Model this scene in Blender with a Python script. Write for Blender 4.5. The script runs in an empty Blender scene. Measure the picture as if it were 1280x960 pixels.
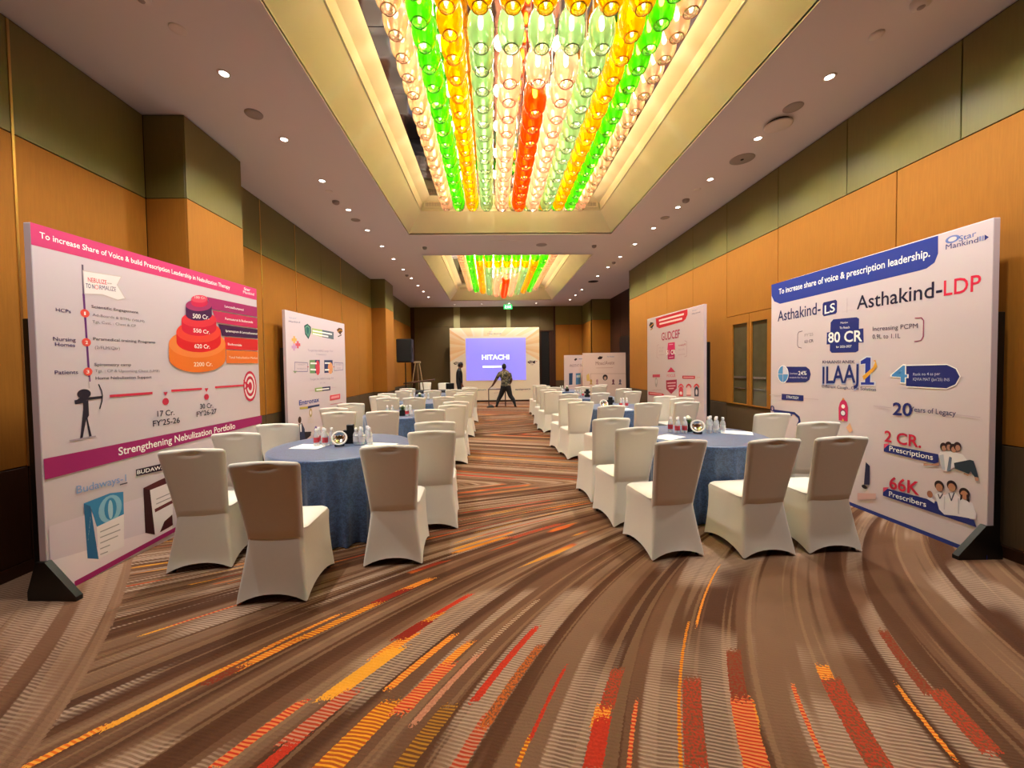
import bpy, bmesh, math, random
import numpy as np
from mathutils import Vector, Matrix
R=math.radians; PI=math.pi
scn=bpy.context.scene; COL=scn.collection
# ------------------------------------------------------------------ camera
cam=bpy.data.cameras.new('camera'); camo=bpy.data.objects.new('camera',cam); COL.objects.link(camo)
def cam_matrix(yaw,pit,rol):
    cy,sy=math.cos(yaw),math.sin(yaw);cp,sp=math.cos(pit),math.sin(pit);cr,sr=math.cos(rol),math.sin(rol)
    f=Vector((sy*cp,cy*cp,sp)); r=Vector((cy,-sy,0)); u=r.cross(f)
    r2=cr*r+sr*u; u2=-sr*r+cr*u
    m=Matrix((r2,u2,-f)).transposed().to_4x4(); return m
m=cam_matrix(R(1.51),R(-1.65),R(-.80)); m.translation=Vector((0,0,1.52)); camo.matrix_world=m
cam.sensor_fit='HORIZONTAL'; cam.sensor_width=36; cam.lens=481*36/1280
cam.shift_x=11.9/1280; cam.shift_y=-8/1280; cam.clip_start=.05; cam.clip_end=60
scn.camera=camo
# ------------------------------------------------------------------ world, exposure
w=bpy.data.worlds.new('world'); scn.world=w; w.use_nodes=True
w.node_tree.nodes['Background'].inputs[0].default_value=(.55,.5,.45,1); w.node_tree.nodes['Background'].inputs[1].default_value=.02
scn.view_settings.view_transform='Standard'; scn.view_settings.look='None'
scn.view_settings.exposure=.43; scn.view_settings.gamma=1; scn.view_settings.use_curve_mapping=False
cy_=scn.cycles; cy_.max_bounces=8; cy_.diffuse_bounces=4; cy_.transparent_max_bounces=24; cy_.glossy_bounces=4
# light levels
DOWN_W=115; CHAN_W=8.5
# ------------------------------------------------------------------ helpers
def srgb(h):
    c=[int(h[i:i+2],16)/255 for i in (0,2,4)]
    return tuple((x/12.92 if x<=.04045 else ((x+.055)/1.055)**2.4) for x in c)+(1,)
def N(t,typ,**k):
    n=t.nodes.new(typ)
    for a,b in k.items():
        if a=='i':
            for kk,v in b.items(): n.inputs[kk].default_value=v
        else: setattr(n,a,b)
    return n
def mathn(t,op,a,b=None,c=None,clamp=False):
    n=t.nodes.new('ShaderNodeMath'); n.operation=op; n.use_clamp=clamp
    for k,v in enumerate((a,b,c)):
        if v is None: continue
        if isinstance(v,(int,float)): n.inputs[k].default_value=v
        else: t.links.new(v,n.inputs[k])
    return n.outputs[0]
def mixc(t,fac,a,b):
    n=t.nodes.new('ShaderNodeMix'); n.data_type='RGBA'
    for s,v in ((0,fac),(6,a),(7,b)):
        if isinstance(v,(int,float)): n.inputs[s].default_value=v
        elif isinstance(v,tuple): n.inputs[s].default_value=v
        else: t.links.new(v,n.inputs[s])
    return n.outputs[2]
MATS={}
def mat(name,col,rough=.6,metal=0,spec=.5,noise=None,bump=None,emit=None,sheen=0):
    if name in MATS: return MATS[name]
    m=bpy.data.materials.new(name); m.use_nodes=True; t=m.node_tree; b=t.nodes['Principled BSDF']
    c=srgb(col) if isinstance(col,str) else col
    b.inputs['Base Color'].default_value=c; b.inputs['Roughness'].default_value=rough
    b.inputs['Metallic'].default_value=metal; b.inputs['Specular IOR Level'].default_value=spec
    if sheen: b.inputs['Sheen Weight'].default_value=sheen
    if noise or bump: tc=N(t,'ShaderNodeTexCoord')
    if noise:
        sc,amt=noise[:2]; mp=N(t,'ShaderNodeMapping'); mp.inputs['Scale'].default_value=noise[2] if len(noise)>2 else (1,1,1)
        t.links.new(tc.outputs['Object'],mp.inputs[0])
        n=N(t,'ShaderNodeTexNoise',i={'Scale':sc,'Detail':3.0}); t.links.new(mp.outputs[0],n.inputs['Vector'])
        d=tuple(x*(1-amt) for x in c[:3])+(1,); l=tuple(min(1,x*(1+amt)) for x in c[:3])+(1,)
        t.links.new(mixc(t,n.outputs[0],d,l),b.inputs['Base Color'])
    if bump:
        n=N(t,'ShaderNodeTexNoise',i={'Scale':bump[0],'Detail':2.0}); t.links.new(tc.outputs['Object'],n.inputs['Vector'])
        bp=N(t,'ShaderNodeBump',i={'Strength':bump[1],'Distance':.01}); t.links.new(n.outputs[0],bp.inputs['Height']); t.links.new(bp.outputs[0],b.inputs['Normal'])
    if emit:
        b.inputs['Emission Color'].default_value=srgb(emit[0]); b.inputs['Emission Strength'].default_value=emit[1]
        m.cycles.emission_sampling='NONE' if len(emit)>2 else 'AUTO'
    MATS[name]=m; return m
def obj(name,bm,m,parent=None,smooth=False,loc=None):
    me=bpy.data.meshes.new(name)
    if isinstance(bm,bmesh.types.BMesh): bm.to_mesh(me); bm.free()
    else: me=bm
    if m:
        for mm in (m if isinstance(m,(list,tuple)) else [m]): me.materials.append(mm)
    if smooth:
        for p in me.polygons: p.use_smooth=True
    o=bpy.data.objects.new(name,me); COL.objects.link(o)
    if parent: o.parent=parent
    if loc: o.location=loc
    return o
def empty(name,loc=(0,0,0),rz=0):
    o=bpy.data.objects.new(name,None); COL.objects.link(o); o.location=loc; o.rotation_euler=(0,0,rz); o.empty_display_size=.1; return o
def tag(o,label,cat,group=None,kind=None):
    if label: o['label']=label
    if cat: o['category']=cat
    if group: o['group']=group
    if kind: o['kind']=kind
    return o
def struct(o): o['kind']='structure'; return o
def box(bm,x0,x1,y0,y1,z0,z1,mi=0):
    vs=[bm.verts.new(p) for p in ((x0,y0,z0),(x1,y0,z0),(x1,y1,z0),(x0,y1,z0),(x0,y0,z1),(x1,y0,z1),(x1,y1,z1),(x0,y1,z1))]
    for f in ((0,3,2,1),(4,5,6,7),(0,1,5,4),(1,2,6,5),(2,3,7,6),(3,0,4,7)):
        bm.faces.new([vs[i] for i in f]).material_index=mi
    return vs
def bxm(*a): bm=bmesh.new(); box(bm,*a); return bm
def bbox_bev(x0,x1,y0,y1,z0,z1,r=.004,seg=1):
    bm=bxm(x0,x1,y0,y1,z0,z1); bmesh.ops.bevel(bm,geom=bm.edges[:],offset=r,segments=seg,affect='EDGES'); return bm
def lathe(prof,n=20,bm=None,c=(0,0,0),mi=0,cap=True):
    bm=bm or bmesh.new(); rings=[]
    for r,z in prof:
        if r<1e-6: rings.append([bm.verts.new((c[0],c[1],c[2]+z))]); continue
        rings.append([bm.verts.new((c[0]+r*math.cos(2*PI*i/n),c[1]+r*math.sin(2*PI*i/n),c[2]+z)) for i in range(n)])
    for a,b in zip(rings,rings[1:]):
        for i in range(n):
            j=(i+1)%n
            if len(a)==1 and len(b)==1: break
            if len(a)==1: f=(a[0],b[j],b[i])
            elif len(b)==1: f=(a[i],a[j],b[0])
            else: f=(a[i],a[j],b[j],b[i])
            bm.faces.new(f).material_index=mi
    return bm
def tube(pts,r,n=8,bm=None,mi=0):
    bm=bm or bmesh.new(); pts=[Vector(p) for p in pts]; rings=[]
    rr=r if isinstance(r,(list,tuple)) else [r]*len(pts)
    for k,p in enumerate(pts):
        d=(pts[min(k+1,len(pts)-1)]-pts[max(k-1,0)]).normalized()
        a=d.cross(Vector((0,0,1)) if abs(d.z)<.9 else Vector((1,0,0))).normalized(); b=d.cross(a)
        rings.append([bm.verts.new(p+rr[k]*(a*math.cos(2*PI*i/n)+b*math.sin(2*PI*i/n))) for i in range(n)])
    for a,b in zip(rings,rings[1:]):
        for i in range(n):
            j=(i+1)%n; bm.faces.new((a[i],b[i],b[j],a[j])).material_index=mi
    bm.faces.new(rings[0]).material_index=mi; bm.faces.new(rings[-1][::-1]).material_index=mi
    return bm
def loft(rings,bm=None,cap0=True,cap1=True):
    bm=bm or bmesh.new(); vr=[[bm.verts.new(p) for p in r] for r in rings]; n=len(vr[0])
    for a,b in zip(vr,vr[1:]):
        for i in range(n):
            j=(i+1)%n; bm.faces.new((a[i],a[j],b[j],b[i]))
    if cap0: bm.faces.new(vr[0][::-1])
    if cap1: bm.faces.new(vr[-1])
    return bm
def copy_tree(o,parent=None):
    c=o.copy(); COL.objects.link(c); c.parent=parent
    for ch in o.children: copy_tree(ch,c)
    return c
ORD=['nearest','second','third','fourth','fifth','sixth','seventh','eighth','ninth','tenth','eleventh','twelfth','thirteenth','fourteenth','fifteenth','sixteenth','seventeenth']
# ------------------------------------------------------------------ materials
def fabric_panel(name,col,scale=260,amt=.14,rough=.7,spec=.25,metal=0):
    if name in MATS: return MATS[name]
    m=mat(name,col,rough,metal=metal,spec=spec); t=m.node_tree; b=t.nodes['Principled BSDF']; c=srgb(col)
    tc=N(t,'ShaderNodeTexCoord'); mp=N(t,'ShaderNodeMapping'); mp.inputs['Scale'].default_value=(1,1,.06); t.links.new(tc.outputs['Object'],mp.inputs[0])
    n=N(t,'ShaderNodeTexNoise',i={'Scale':scale*.35,'Detail':4.0}); t.links.new(mp.outputs[0],n.inputs['Vector'])
    n2=N(t,'ShaderNodeTexNoise',i={'Scale':1.3,'Detail':3.0}); t.links.new(tc.outputs['Object'],n2.inputs['Vector'])
    f=mathn(t,'ADD',mathn(t,'MULTIPLY',n.outputs[0],.7),mathn(t,'MULTIPLY',n2.outputs[0],.3))
    d=tuple(x*(1-amt*1.6) for x in c[:3])+(1,); l=tuple(min(1,x*(1+amt*1.6)) for x in c[:3])+(1,)
    t.links.new(mixc(t,f,d,l),b.inputs['Base Color'])
    bp=N(t,'ShaderNodeBump',i={'Strength':.25,'Distance':.003}); t.links.new(n.outputs[0],bp.inputs['Height']); t.links.new(bp.outputs[0],b.inputs['Normal'])
    return m
M_ORANGE=fabric_panel('orange wall fabric','9C641C'); M_OLIVE=fabric_panel('olive wall fabric','6E6634',amt=.1,rough=.45,spec=.5)
M_WAIN=fabric_panel('brown wainscot fabric','574630',amt=.1); M_BROWN=fabric_panel('dark brown timber','3A2012',amt=.2,rough=.5)
M_BACKOL=fabric_panel('back wall olive fabric','5A4A2C',amt=.1); M_PIL=fabric_panel('olive pilaster fabric','8A8058',amt=.08)
M_CEIL=mat('painted ceiling','DAD2D2',.9,spec=.2,bump=(120,.05)); M_COVE=mat('cream coffer plaster','DEDABA',.75,spec=.3,noise=(4,.05))
M_BRASS=mat('brass strip','C9A566',.3,metal=.9); M_BLACK=mat('black paint','0B0A0A',.45,spec=.4); M_DARKGAP=mat('shadow gap','120C08',.8)
M_MIRROR=mat('polished ceiling metal','A9A3A8',.06,metal=1.0,bump=(2.5,.35)); M_WHITE=mat('white plastic','D8D0CA',.5)
M_GREY=mat('grey plastic','9A8F8A',.5); M_STEEL=mat('brushed steel','B8B5B0',.25,metal=.9); M_LAMP=mat('lamp lens','FFFFFF',.5,emit=('FFF4E6',14.0,1))
M_CHAIR=mat('stretch spandex cover','E3DED2',.62,spec=.3,noise=(40,.02),bump=(500,.06),sheen=.15)
M_LEG=mat('chair leg metal','2A2622',.4,metal=.6)
M_GLASSC=None
# carpet accents and printed artwork
STREAKS=[(-1.815,0.022,1.497,1.65,'orange',1),
(-1.791,0.024,1.65,1.935,'yellow',0),
(-1.789,0.02,1.935,2.118,'orange',1),
(-1.797,0.02,2.118,2.352,'orange',1),
(-1.705,0.035,1.943,2.168,'orange',1),
(-1.684,0.04,2.168,2.461,'yellow',1),
(-1.707,0.05,2.485,2.614,'darkred',0),
(-1.716,0.05,2.614,2.726,'orange',1),
(-1.72,0.04,1.877,1.957,'darkred',2),
(-0.863,0.03,1.457,1.558,'red',0),
(-0.884,0.045,1.558,1.782,'pink',1),
(-0.956,0.055,1.765,2.052,'yellow',0),
(-0.994,0.045,2.007,2.166,'orange',1),
(-1.031,0.05,2.141,2.266,'darkred',0),
(-1.034,0.035,2.211,2.345,'yellow',1),
(-1.048,0.028,2.345,2.518,'red',0),
(-0.616,0.06,1.419,1.712,'yellow',1),
(-0.536,0.045,1.678,1.926,'red',1),
(-0.553,0.03,1.888,2.073,'orange',1),
(-0.711,0.024,1.809,2.136,'orange',1),
(-0.423,0.018,1.62,2.006,'pink',0),
(-0.432,0.018,2.006,2.436,'beige',1),
(-0.326,0.04,1.425,1.68,'ochre',1),
(-0.228,0.022,1.721,2.179,'red',0),
(-0.113,0.03,1.417,1.633,'pink',1),
(-0.102,0.026,1.598,2.037,'orange',2),
(0.114,0.01,1.418,1.519,'yellow',1),
(0.122,0.009,1.536,1.878,'red',0),
(0.403,0.038,1.402,1.594,'red',0),
(0.393,0.038,1.574,1.651,'orange',1),
(0.409,0.035,1.663,1.857,'red',2),
(0.54,0.009,1.396,1.665,'red',1),
(0.798,0.045,1.386,1.783,'red',2),
(0.738,0.008,1.388,2.178,'yellow',1),
(0.792,0.008,2.178,2.796,'orange',1),
(1.024,0.05,1.377,1.654,'red',1),
(1.034,0.05,1.551,1.645,'orange',1),
(1.02,0.04,1.654,1.952,'darkred',2),
(1.287,0.01,1.372,1.718,'red',1),
(1.485,0.05,1.358,1.755,'red',2),
(1.471,0.035,1.551,1.827,'orange',1),
(1.952,0.045,1.412,1.671,'red',2),
(1.91,0.03,1.671,2.061,'darkred',2),
(1.786,0.01,1.389,1.698,'orange',1),
(-2.934,0.016,2.244,2.315,'yellow',0),
(-2.938,0.016,2.315,2.481,'red',1),
(-1.061,0.028,1.464,1.73,'red',1),
(-2.275,0.06,3.137,3.373,'yellow',1),
(-2.125,0.08,3.373,3.639,'red',2),
(-8.449,0.05,3.994,4.291,'red',0),
(-5.923,0.06,3.924,4.218,'ochre',0),
(-10.628,0.06,5.168,5.508,'red',0),
(-2.333,0.06,6.275,6.357,'yellow',1),
(-3.203,0.05,3.514,3.691,'ochre',1),
(-5.047,0.05,3.947,4.28,'yellow',1)]
# ------------------------------------------------------------------ carpet
def theta(x,y): return np.clip(.632-.087*x+.294*(y-2)+.012*x*x,.15,1.28)
def flow(x,y,n=200):
    x=np.array(x,float).copy(); y=np.array(y,float)
    k=np.maximum(y-4.95,0); q=np.mod(k,7.2); x=x+3.0*np.where(q<3.6,q,7.2-q)
    yy=np.minimum(y,4.95); h=(yy-1.5)/n
    for i in range(n):
        x=x-h*np.tan(theta(x,yy)); yy=yy-h
    return x
COLS=dict(yellow='F0A028',orange='DE6A1E',red='C8321E',darkred='8E1E16',pink='C98A6A',beige='BFA284',dark='3C2415',ochre='B07A28')
def build_carpet():
    XL,XR,Y0,Y1=-3.6,4.85,-3.0,17.1; st=.08
    nx=int((XR-XL)/st)+1; ny=int((Y1-Y0)/st)+1
    xs=np.linspace(XL,XR,nx); ys=np.linspace(Y0,Y1,ny); X,Y=np.meshgrid(xs,ys)
    co=np.stack([X.ravel(),Y.ravel(),np.zeros(X.size)],1)
    me=bpy.data.meshes.new('floor'); idx=np.arange(nx*ny).reshape(ny,nx)
    q=np.stack([idx[:-1,:-1],idx[:-1,1:],idx[1:,1:],idx[1:,:-1]],-1).reshape(-1,4)
    me.from_pydata(co.tolist(),[],q.tolist())
    F=flow(X.ravel(),Y.ravel()); at=me.attributes.new('flow','FLOAT','POINT'); at.data.foreach_set('value',F.astype(np.float32))
    m=bpy.data.materials.new('swirl carpet'); m.use_nodes=True; t=m.node_tree; L=t.links.new; b=t.nodes['Principled BSDF']
    b.inputs['Roughness'].default_value=.95; b.inputs['Specular IOR Level'].default_value=.08
    tc=N(t,'ShaderNodeTexCoord'); sp=N(t,'ShaderNodeSeparateXYZ'); L(tc.outputs['Object'],sp.inputs[0]); x,y=sp.outputs[0],sp.outputs[1]
    a=N(t,'ShaderNodeAttribute',attribute_name='flow'); f1=a.outputs['Fac']
    ym=mathn(t,'MAXIMUM',mathn(t,'SUBTRACT',y,1.3),0.0)
    f2=mathn(t,'ADD',mathn(t,'ADD',x,mathn(t,'MULTIPLY',mathn(t,'POWER',ym,1.35),.5)),0.0)   # the arcs left of the boundary run the other way
    fine=N(t,'ShaderNodeTexNoise',i={'Scale':90.0,'Detail':3.0}); L(tc.outputs['Object'],fine.inputs['Vector'])
    left=mathn(t,'LESS_THAN',mathn(t,'ADD',f2,mathn(t,'MULTIPLY',fine.outputs[0],.05)),-1.76)
    lt2=mathn(t,'LESS_THAN',y,4.5); left=mathn(t,'MULTIPLY',left,lt2)
    f=mathn(t,'ADD',mathn(t,'MULTIPLY',f1,mathn(t,'SUBTRACT',1.0,left)),mathn(t,'MULTIPLY',mathn(t,'ADD',f2,9.3),left))
    soft=N(t,'ShaderNodeTexNoise',i={'Scale':3.0,'Detail':3.0}); L(tc.outputs['Object'],soft.inputs['Vector'])
    fj=mathn(t,'ADD',f,mathn(t,'MULTIPLY',mathn(t,'SUBTRACT',fine.outputs[0],.5),.022))
    def n1(src,scale,det=1.0,off=0.0,w2=None,sw=0.0,rough=.5):
        n=N(t,'ShaderNodeTexNoise',noise_dimensions='2D',i={'Scale':1.0,'Detail':det,'Roughness':rough}); c=N(t,'ShaderNodeCombineXYZ')
        L(mathn(t,'MULTIPLY_ADD',src,scale,off),c.inputs[0])
        if w2 is not None: L(mathn(t,'MULTIPLY',w2,sw),c.inputs[1])
        L(c.outputs[0],n.inputs['Vector']); return n.outputs[0]
    def step(v,a,bb):
        r=N(t,'ShaderNodeMapRange',interpolation_type='SMOOTHSTEP'); L(v,r.inputs[0]); r.inputs[1].default_value=a; r.inputs[2].default_value=bb; return r.outputs[0]
    # along-stripe coordinate and fine ribs
    al=mathn(t,'ADD',y,mathn(t,'MULTIPLY',x,.25))
    rw=mathn(t,'ADD',mathn(t,'MULTIPLY',al,1/.017),mathn(t,'MULTIPLY',soft.outputs[0],3.5))
    rib=step(mathn(t,'SINE',mathn(t,'MULTIPLY',rw,2*PI)),-.15,.35)
    bands=n1(fj,3.1,1.0,3.1,al,.10)
    cB=mixc(t,step(bands,.40,.46),srgb('4A2F22'),srgb('6B4B37'))
    cB=mixc(t,step(bands,.52,.56),cB,srgb('7C5E48'))
    cB=mixc(t,mathn(t,'MULTIPLY',step(n1(fj,10,0.0,7.7,al,.25),.60,.66),.75),cB,srgb('4A2C1C'))
    cB=mixc(t,mathn(t,'MULTIPLY',step(n1(fj,22,0.0,17.7,al,.3),.66,.72),.4),cB,srgb('9C7A5A'))
    # beige ribbed bands
    rb=mathn(t,'MULTIPLY',step(n1(fj,4.2,1.0,11.3,al,.22),.50,.54),step(n1(fj,.9,2.0,1.9,al,.9),.42,.56))
    rbf=mathn(t,'MULTIPLY',rb,mathn(t,'MULTIPLY_ADD',rib,.5,.2))
    cB=mixc(t,rbf,cB,srgb('C4A890'))
    # random accents (far floor)
    acc=mathn(t,'MULTIPLY',step(n1(fj,5.5,0.0,31.0,al,.35),.60,.63),step(n1(fj,1.5,1.0,5.0,al,1.6),.52,.56))
    far=mathn(t,'MULTIPLY',mathn(t,'GREATER_THAN',mathn(t,'SUBTRACT',y,mathn(t,'MULTIPLY',mathn(t,'MAXIMUM',x,0.0),.6)),2.75),mathn(t,'SUBTRACT',1.0,left))
    ac=N(t,'ShaderNodeValToRGB'); L(n1(fj,2.2,1.0,41.0,al,2.4),ac.inputs[0]); cr=ac.color_ramp
    cr.elements[0].position=.40; cr.elements[0].color=srgb('9E2A18'); cr.elements[1].position=.62; cr.elements[1].color=srgb('E0952A')
    e=cr.elements.new(.5); e.color=srgb('D05A1E')
    cB=mixc(t,mathn(t,'MULTIPLY',mathn(t,'MULTIPLY',acc,far),mathn(t,'MULTIPLY_ADD',rib,.3,.65)),cB,ac.outputs[0])
    # stains of the left arcs: pinkish light bars
    lb=mathn(t,'MULTIPLY',left,step(n1(fj,5,1.0,2.0,al,.4),.5,.58)); cB=mixc(t,mathn(t,'MULTIPLY',lb,.3),cB,srgb('A8846A')); cB=mixc(t,mathn(t,'MULTIPLY',left,.3),cB,srgb('6A4836'))
    masks={}
    jit=mathn(t,'MULTIPLY',mathn(t,'SUBTRACT',fine.outputs[0],.5),.16)
    yj=mathn(t,'ADD',y,jit); nl=mathn(t,'SUBTRACT',1.0,mathn(t,'MULTIPLY',left,mathn(t,'GREATER_THAN',f1,-1.75)))
    for p0,hw,y0,y1,c,rbm in STREAKS:
        yc,hy=(y0+y1)/2,(y1-y0)/2
        d1=mathn(t,'DIVIDE',mathn(t,'ABSOLUTE',mathn(t,'SUBTRACT',fj,p0)),hw)
        d2=mathn(t,'DIVIDE',mathn(t,'ABSOLUTE',mathn(t,'SUBTRACT',yj,yc)),hy+.015)
        mk=mathn(t,'LESS_THAN',mathn(t,'MAXIMUM',d1,d2),1.0)
        masks.setdefault((c,rbm),[]).append(mk)
    spk=step(fine.outputs[0],.46,.52)
    for (c,rbm),ms in masks.items():
        k=ms[0]
        for o_ in ms[1:]: k=mathn(t,'MAXIMUM',k,o_)
        k=mathn(t,'MULTIPLY',k,nl)
        col=srgb(COLS[c])
        if rbm==1: under={'yellow':'B4541C','orange':'F2A43C','red':'E88A4A','pink':'B23A22','beige':'6E4A34','ochre':'6A4020'}.get(c,'7A3A20'); cc=mixc(t,rib,srgb(under),col)
        elif rbm==2: cc=mixc(t,spk,srgb('7A4A30'),mixc(t,.35,col,srgb('7A4A30')))
        else: cc=mixc(t,mathn(t,'MULTIPLY',spk,.25),col,srgb('F0B050') if c=='yellow' else srgb('7E2014'))
        cB=mixc(t,k,cB,cc)
    vv=mixc(t,mathn(t,'MULTIPLY',soft.outputs[0],.35),cB,srgb('6A4A34'))
    L(vv,b.inputs['Base Color'])
    bp=N(t,'ShaderNodeBump',i={'Strength':.5,'Distance':.006}); L(mathn(t,'ADD',fine.outputs[0],mathn(t,'MULTIPLY',rib,.3)),bp.inputs['Height']); L(bp.outputs[0],b.inputs['Normal'])
    me.materials.append(m); o=bpy.data.objects.new('floor',me); COL.objects.link(o); return struct(o)
build_carpet()
struct(obj('trim_1',bxm(-3.75,5.0,-3.1,17.4,-.12,-.004),M_DARKGAP))
# ------------------------------------------------------------------ room shell
XL,XR,CH,YB,YF=-3.565,3.908,4.174,17.1,-3.0
def wall_slab(name,*a):
    return struct(obj(name,bxm(*a),M_DARKGAP))
def panels_x(wall,X,sgn,ys,zl,mats,names,depth=.018,gap=.004,frame=None):
    # panels on a wall at x=X whose room side is +sgn
    for (a,b) in zip(ys,ys[1:]):
        for (z0,z1),mm,nm in zip(zip(zl,zl[1:]),mats,names):
            xa,xb=sorted((X,X+sgn*depth))
            obj(nm,bbox_bev(xa,xb,a+gap,b-gap,z0+gap,z1-gap,.003),mm,wall)
def panels_y(wall,Yw,sgn,xs,zl,mats,names,depth=.018,gap=.004):
    for (a,b) in zip(xs,xs[1:]):
        for (z0,z1),mm,nm in zip(zip(zl,zl[1:]),mats,names):
            ya,yb=sorted((Yw,Yw+sgn*depth))
            obj(nm,bbox_bev(a+gap,b-gap,ya,yb,z0+gap,z1-gap,.003),mm,wall)
NM=['wainscot_panel','orange_panel','olive_panel']
# left wall
wl=wall_slab('wall_left',XL-.2,XL-.018,YF,YB,0,CH+.1)
ZL=[.09,.81,3.315,CH-.012]; MM=[M_WAIN,M_ORANGE,M_OLIVE]
MD=[M_BROWN,M_ORANGE,M_OLIVE]
panels_x(wl,XL-.018,1,[-3.0,-2.1,-1.08,-.06,.97,2.0,3.028,4.14],ZL,MD,NM)
panels_x(wl,XL-.018,1,[5.034,6.126,7.183,8.246,9.291,10.421,11.6],ZL,MM,NM)
panels_x(wl,XL-.018,1,[12.5,13.55,14.7,15.9,YB],ZL,MM,NM)
for y in (3.028,6.126,7.183,9.291): obj('brass_strip',bxm(XL-.006,XL+.006,y-.008,y+.008,.81,CH-.02),M_BRASS,wl)
for k,(y0,y1) in enumerate(((4.14,5.034),(11.6,12.5))):
    c=wall_slab('wall_left_%s'%('pillar_near','pillar_far')[k],XL-.018,-3.165,y0+.018,y1-.018,0,CH+.02)
    c.name='wall_left_pillar'
    for (z0,z1),mm,nm in zip(zip(ZL,ZL[1:]),MM,NM):
        obj(nm,bbox_bev(-3.165,-3.147,y0,y1,z0+.003,z1-.003,.003),mm,c)
        obj(nm,bbox_bev(XL,-3.166,y0,y0+.018,z0+.003,z1-.003,.003),{0:M_BROWN,1:M_BROWN,2:M_BROWN}[NM.index(nm)] if 0 else mm,c)
        obj(nm,bbox_bev(XL,-3.166,y1-.018,y1,z0+.003,z1-.003,.003),mm,c)
# right wall
wr=struct(obj('wall_right',bxm(XR+.018,XR+.2,YF,10.84,0,CH+.1),M_DARKGAP))
ZR=[.09,.865,3.345,CH-.012]
obj_y=[-3.0,-2.2,-1.13,-.06,1.01,2.075,3.142,4.168,5.18]
for (z0,z1),mm,nm in zip(zip(ZR,ZR[1:]),MM,NM):
    ys=obj_y if nm!='orange_panel' else [-3.0,-1.7,-.63,.44,1.51,2.58,3.644,5.18]
    panels_x(wr,XR+.018,-1,ys,[z0,z1],[mm],[nm])
panels_x(wr,XR+.018,-1,[5.18,6.32],[.09,.865],[M_WAIN],[NM[0]]); panels_x(wr,XR+.018,-1,[5.18,6.32],[3.345,CH-.012],[M_OLIVE],[NM[2]])
panels_x(wr,XR+.018,-1,[5.18,6.32],[2.28,3.345],[M_ORANGE],[NM[1]])
panels_x(wr,XR+.018,-1,[6.32,7.4,8.5,9.65,10.84],ZR,MM,NM)
# glazed service doors in the right wall
d=struct(empty('door_1',(XR,5.75,.865)))
for y0,y1 in ((5.19,5.74),(5.745,6.31)):
    bm=bmesh.new(); a0,a1=y0-5.75,y1-5.75
    g0,g1=(a0+.17,a1-.05) if y0<5.5 else (a0+.045,a1-.165)
    box(bm,-.012,.02,a0+.003,g0,.004,1.41); box(bm,-.012,.02,g1,a1-.003,.004,1.41); box(bm,-.012,.02,g0,g1,.004,.02); box(bm,-.012,.02,g0,g1,1.275,1.41)
    lf=obj('door_leaf',bm,M_ORANGE,d)
    obj('glass_pane',bxm(.008,.014,g0,g1,.02,1.275),mat('dark reeded glass','4E4A34',.15,spec=.8,noise=(6,.3)),lf)
    b2=bmesh.new(); box(b2,-.002,.006,g0+.03,g1-.03,.42,.45); box(b2,-.002,.006,g0+.05,g1-.04,.26,.27)
    obj('pull_bar',b2,M_STEEL,lf)
# recess and far walls
struct(obj('wall_right_return',bxm(XR,4.77,10.84,10.86,0,CH+.1),M_BROWN))
w3=wall_slab('wall_right_recess',4.788,4.95,10.86,15.4,0,CH+.1)
panels_x(w3,4.788,-1,[10.86,12.0,13.1,14.2,15.4],[.09,CH-.012],[M_BROWN],['timber_panel'])
bm=bmesh.new(); box(bm,-.03,.0,-.62,.62,0,2.55); dd=struct(obj('door_2',bm,M_BLACK,loc=(4.77,13.6,0)))
obj('door_handle',bxm(-.05,-.03,-.5,-.47,.95,1.15),M_STEEL,dd)
w4=wall_slab('wall_back_recess',4.03,4.95,15.418,15.6,0,CH+.1); panels_y(w4,15.418,-1,[4.035,4.785],ZR,MM,NM)
w5=wall_slab('wall_back_pier',4.048,4.2,15.418,17.1,0,CH+.1); panels_x(w5,4.048,-1,[15.4,16.2,17.08],ZR,MM,NM)
wb=wall_slab('wall_back',-3.7,4.05,YB+.018,YB+.25,0,CH+.1)
panels_y(wb,YB+.018,-1,[-3.565,-3.40],[.09,CH-.012],[M_BROWN],['timber_panel'])
panels_y(wb,YB+.018,-1,[-3.40,-1.668],[.09,3.3,CH-.012],[M_BACKOL,M_BACKOL],['olive_panel']*2)
panels_y(wb,YB+.018,-1,[-1.387,.662],[.09,3.3,CH-.012],[M_BACKOL,M_BACKOL],['olive_panel']*2)
panels_y(wb,YB+.018,-1,[.84,2.14],[.09,3.1,CH-.012],[M_BACKOL,M_BACKOL],['olive_panel']*2)
panels_y(wb,YB+.018,-1,[2.14,2.75],[3.1,CH-.012],[M_BACKOL],['olive_panel'])
for x0,x1 in ((-1.668,-1.387),(.662,.84)): obj('pilaster',bbox_bev(x0,x1,YB-.05,YB+.017,.0,CH-.01,.004),M_PIL,wb)
panels_y(wb,YB+.018,-1,[2.83,3.45,4.03],ZR,MM,NM)
obj('pilaster',bbox_bev(2.75,2.83,YB-.03,YB+.017,0,CH-.01,.004),M_BROWN,wb)
dd=struct(empty('door_3',(2.14,YB,0)))
bm=bmesh.new(); box(bm,0,.05,-.03,.018,0,3.1); box(bm,.56,.61,-.03,.018,0,3.1); box(bm,.05,.56,-.03,.018,3.05,3.1); obj('door_frame',bm,M_BROWN,dd)
obj('door_leaf',bxm(.05,.40,.0,.016,0,3.05),M_BLACK,dd); obj('door_leaf',bxm(.41,.56,-.012,.016,0,3.05),M_BROWN,dd)
w6=wall_slab('wall_front',-3.7,4.05,YF-.2,YF-.018,0,CH+.1); panels_y(w6,YF-.018,1,[-3.5,-2,-.5,1,2.5,3.9],ZR,MM,NM)
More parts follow.
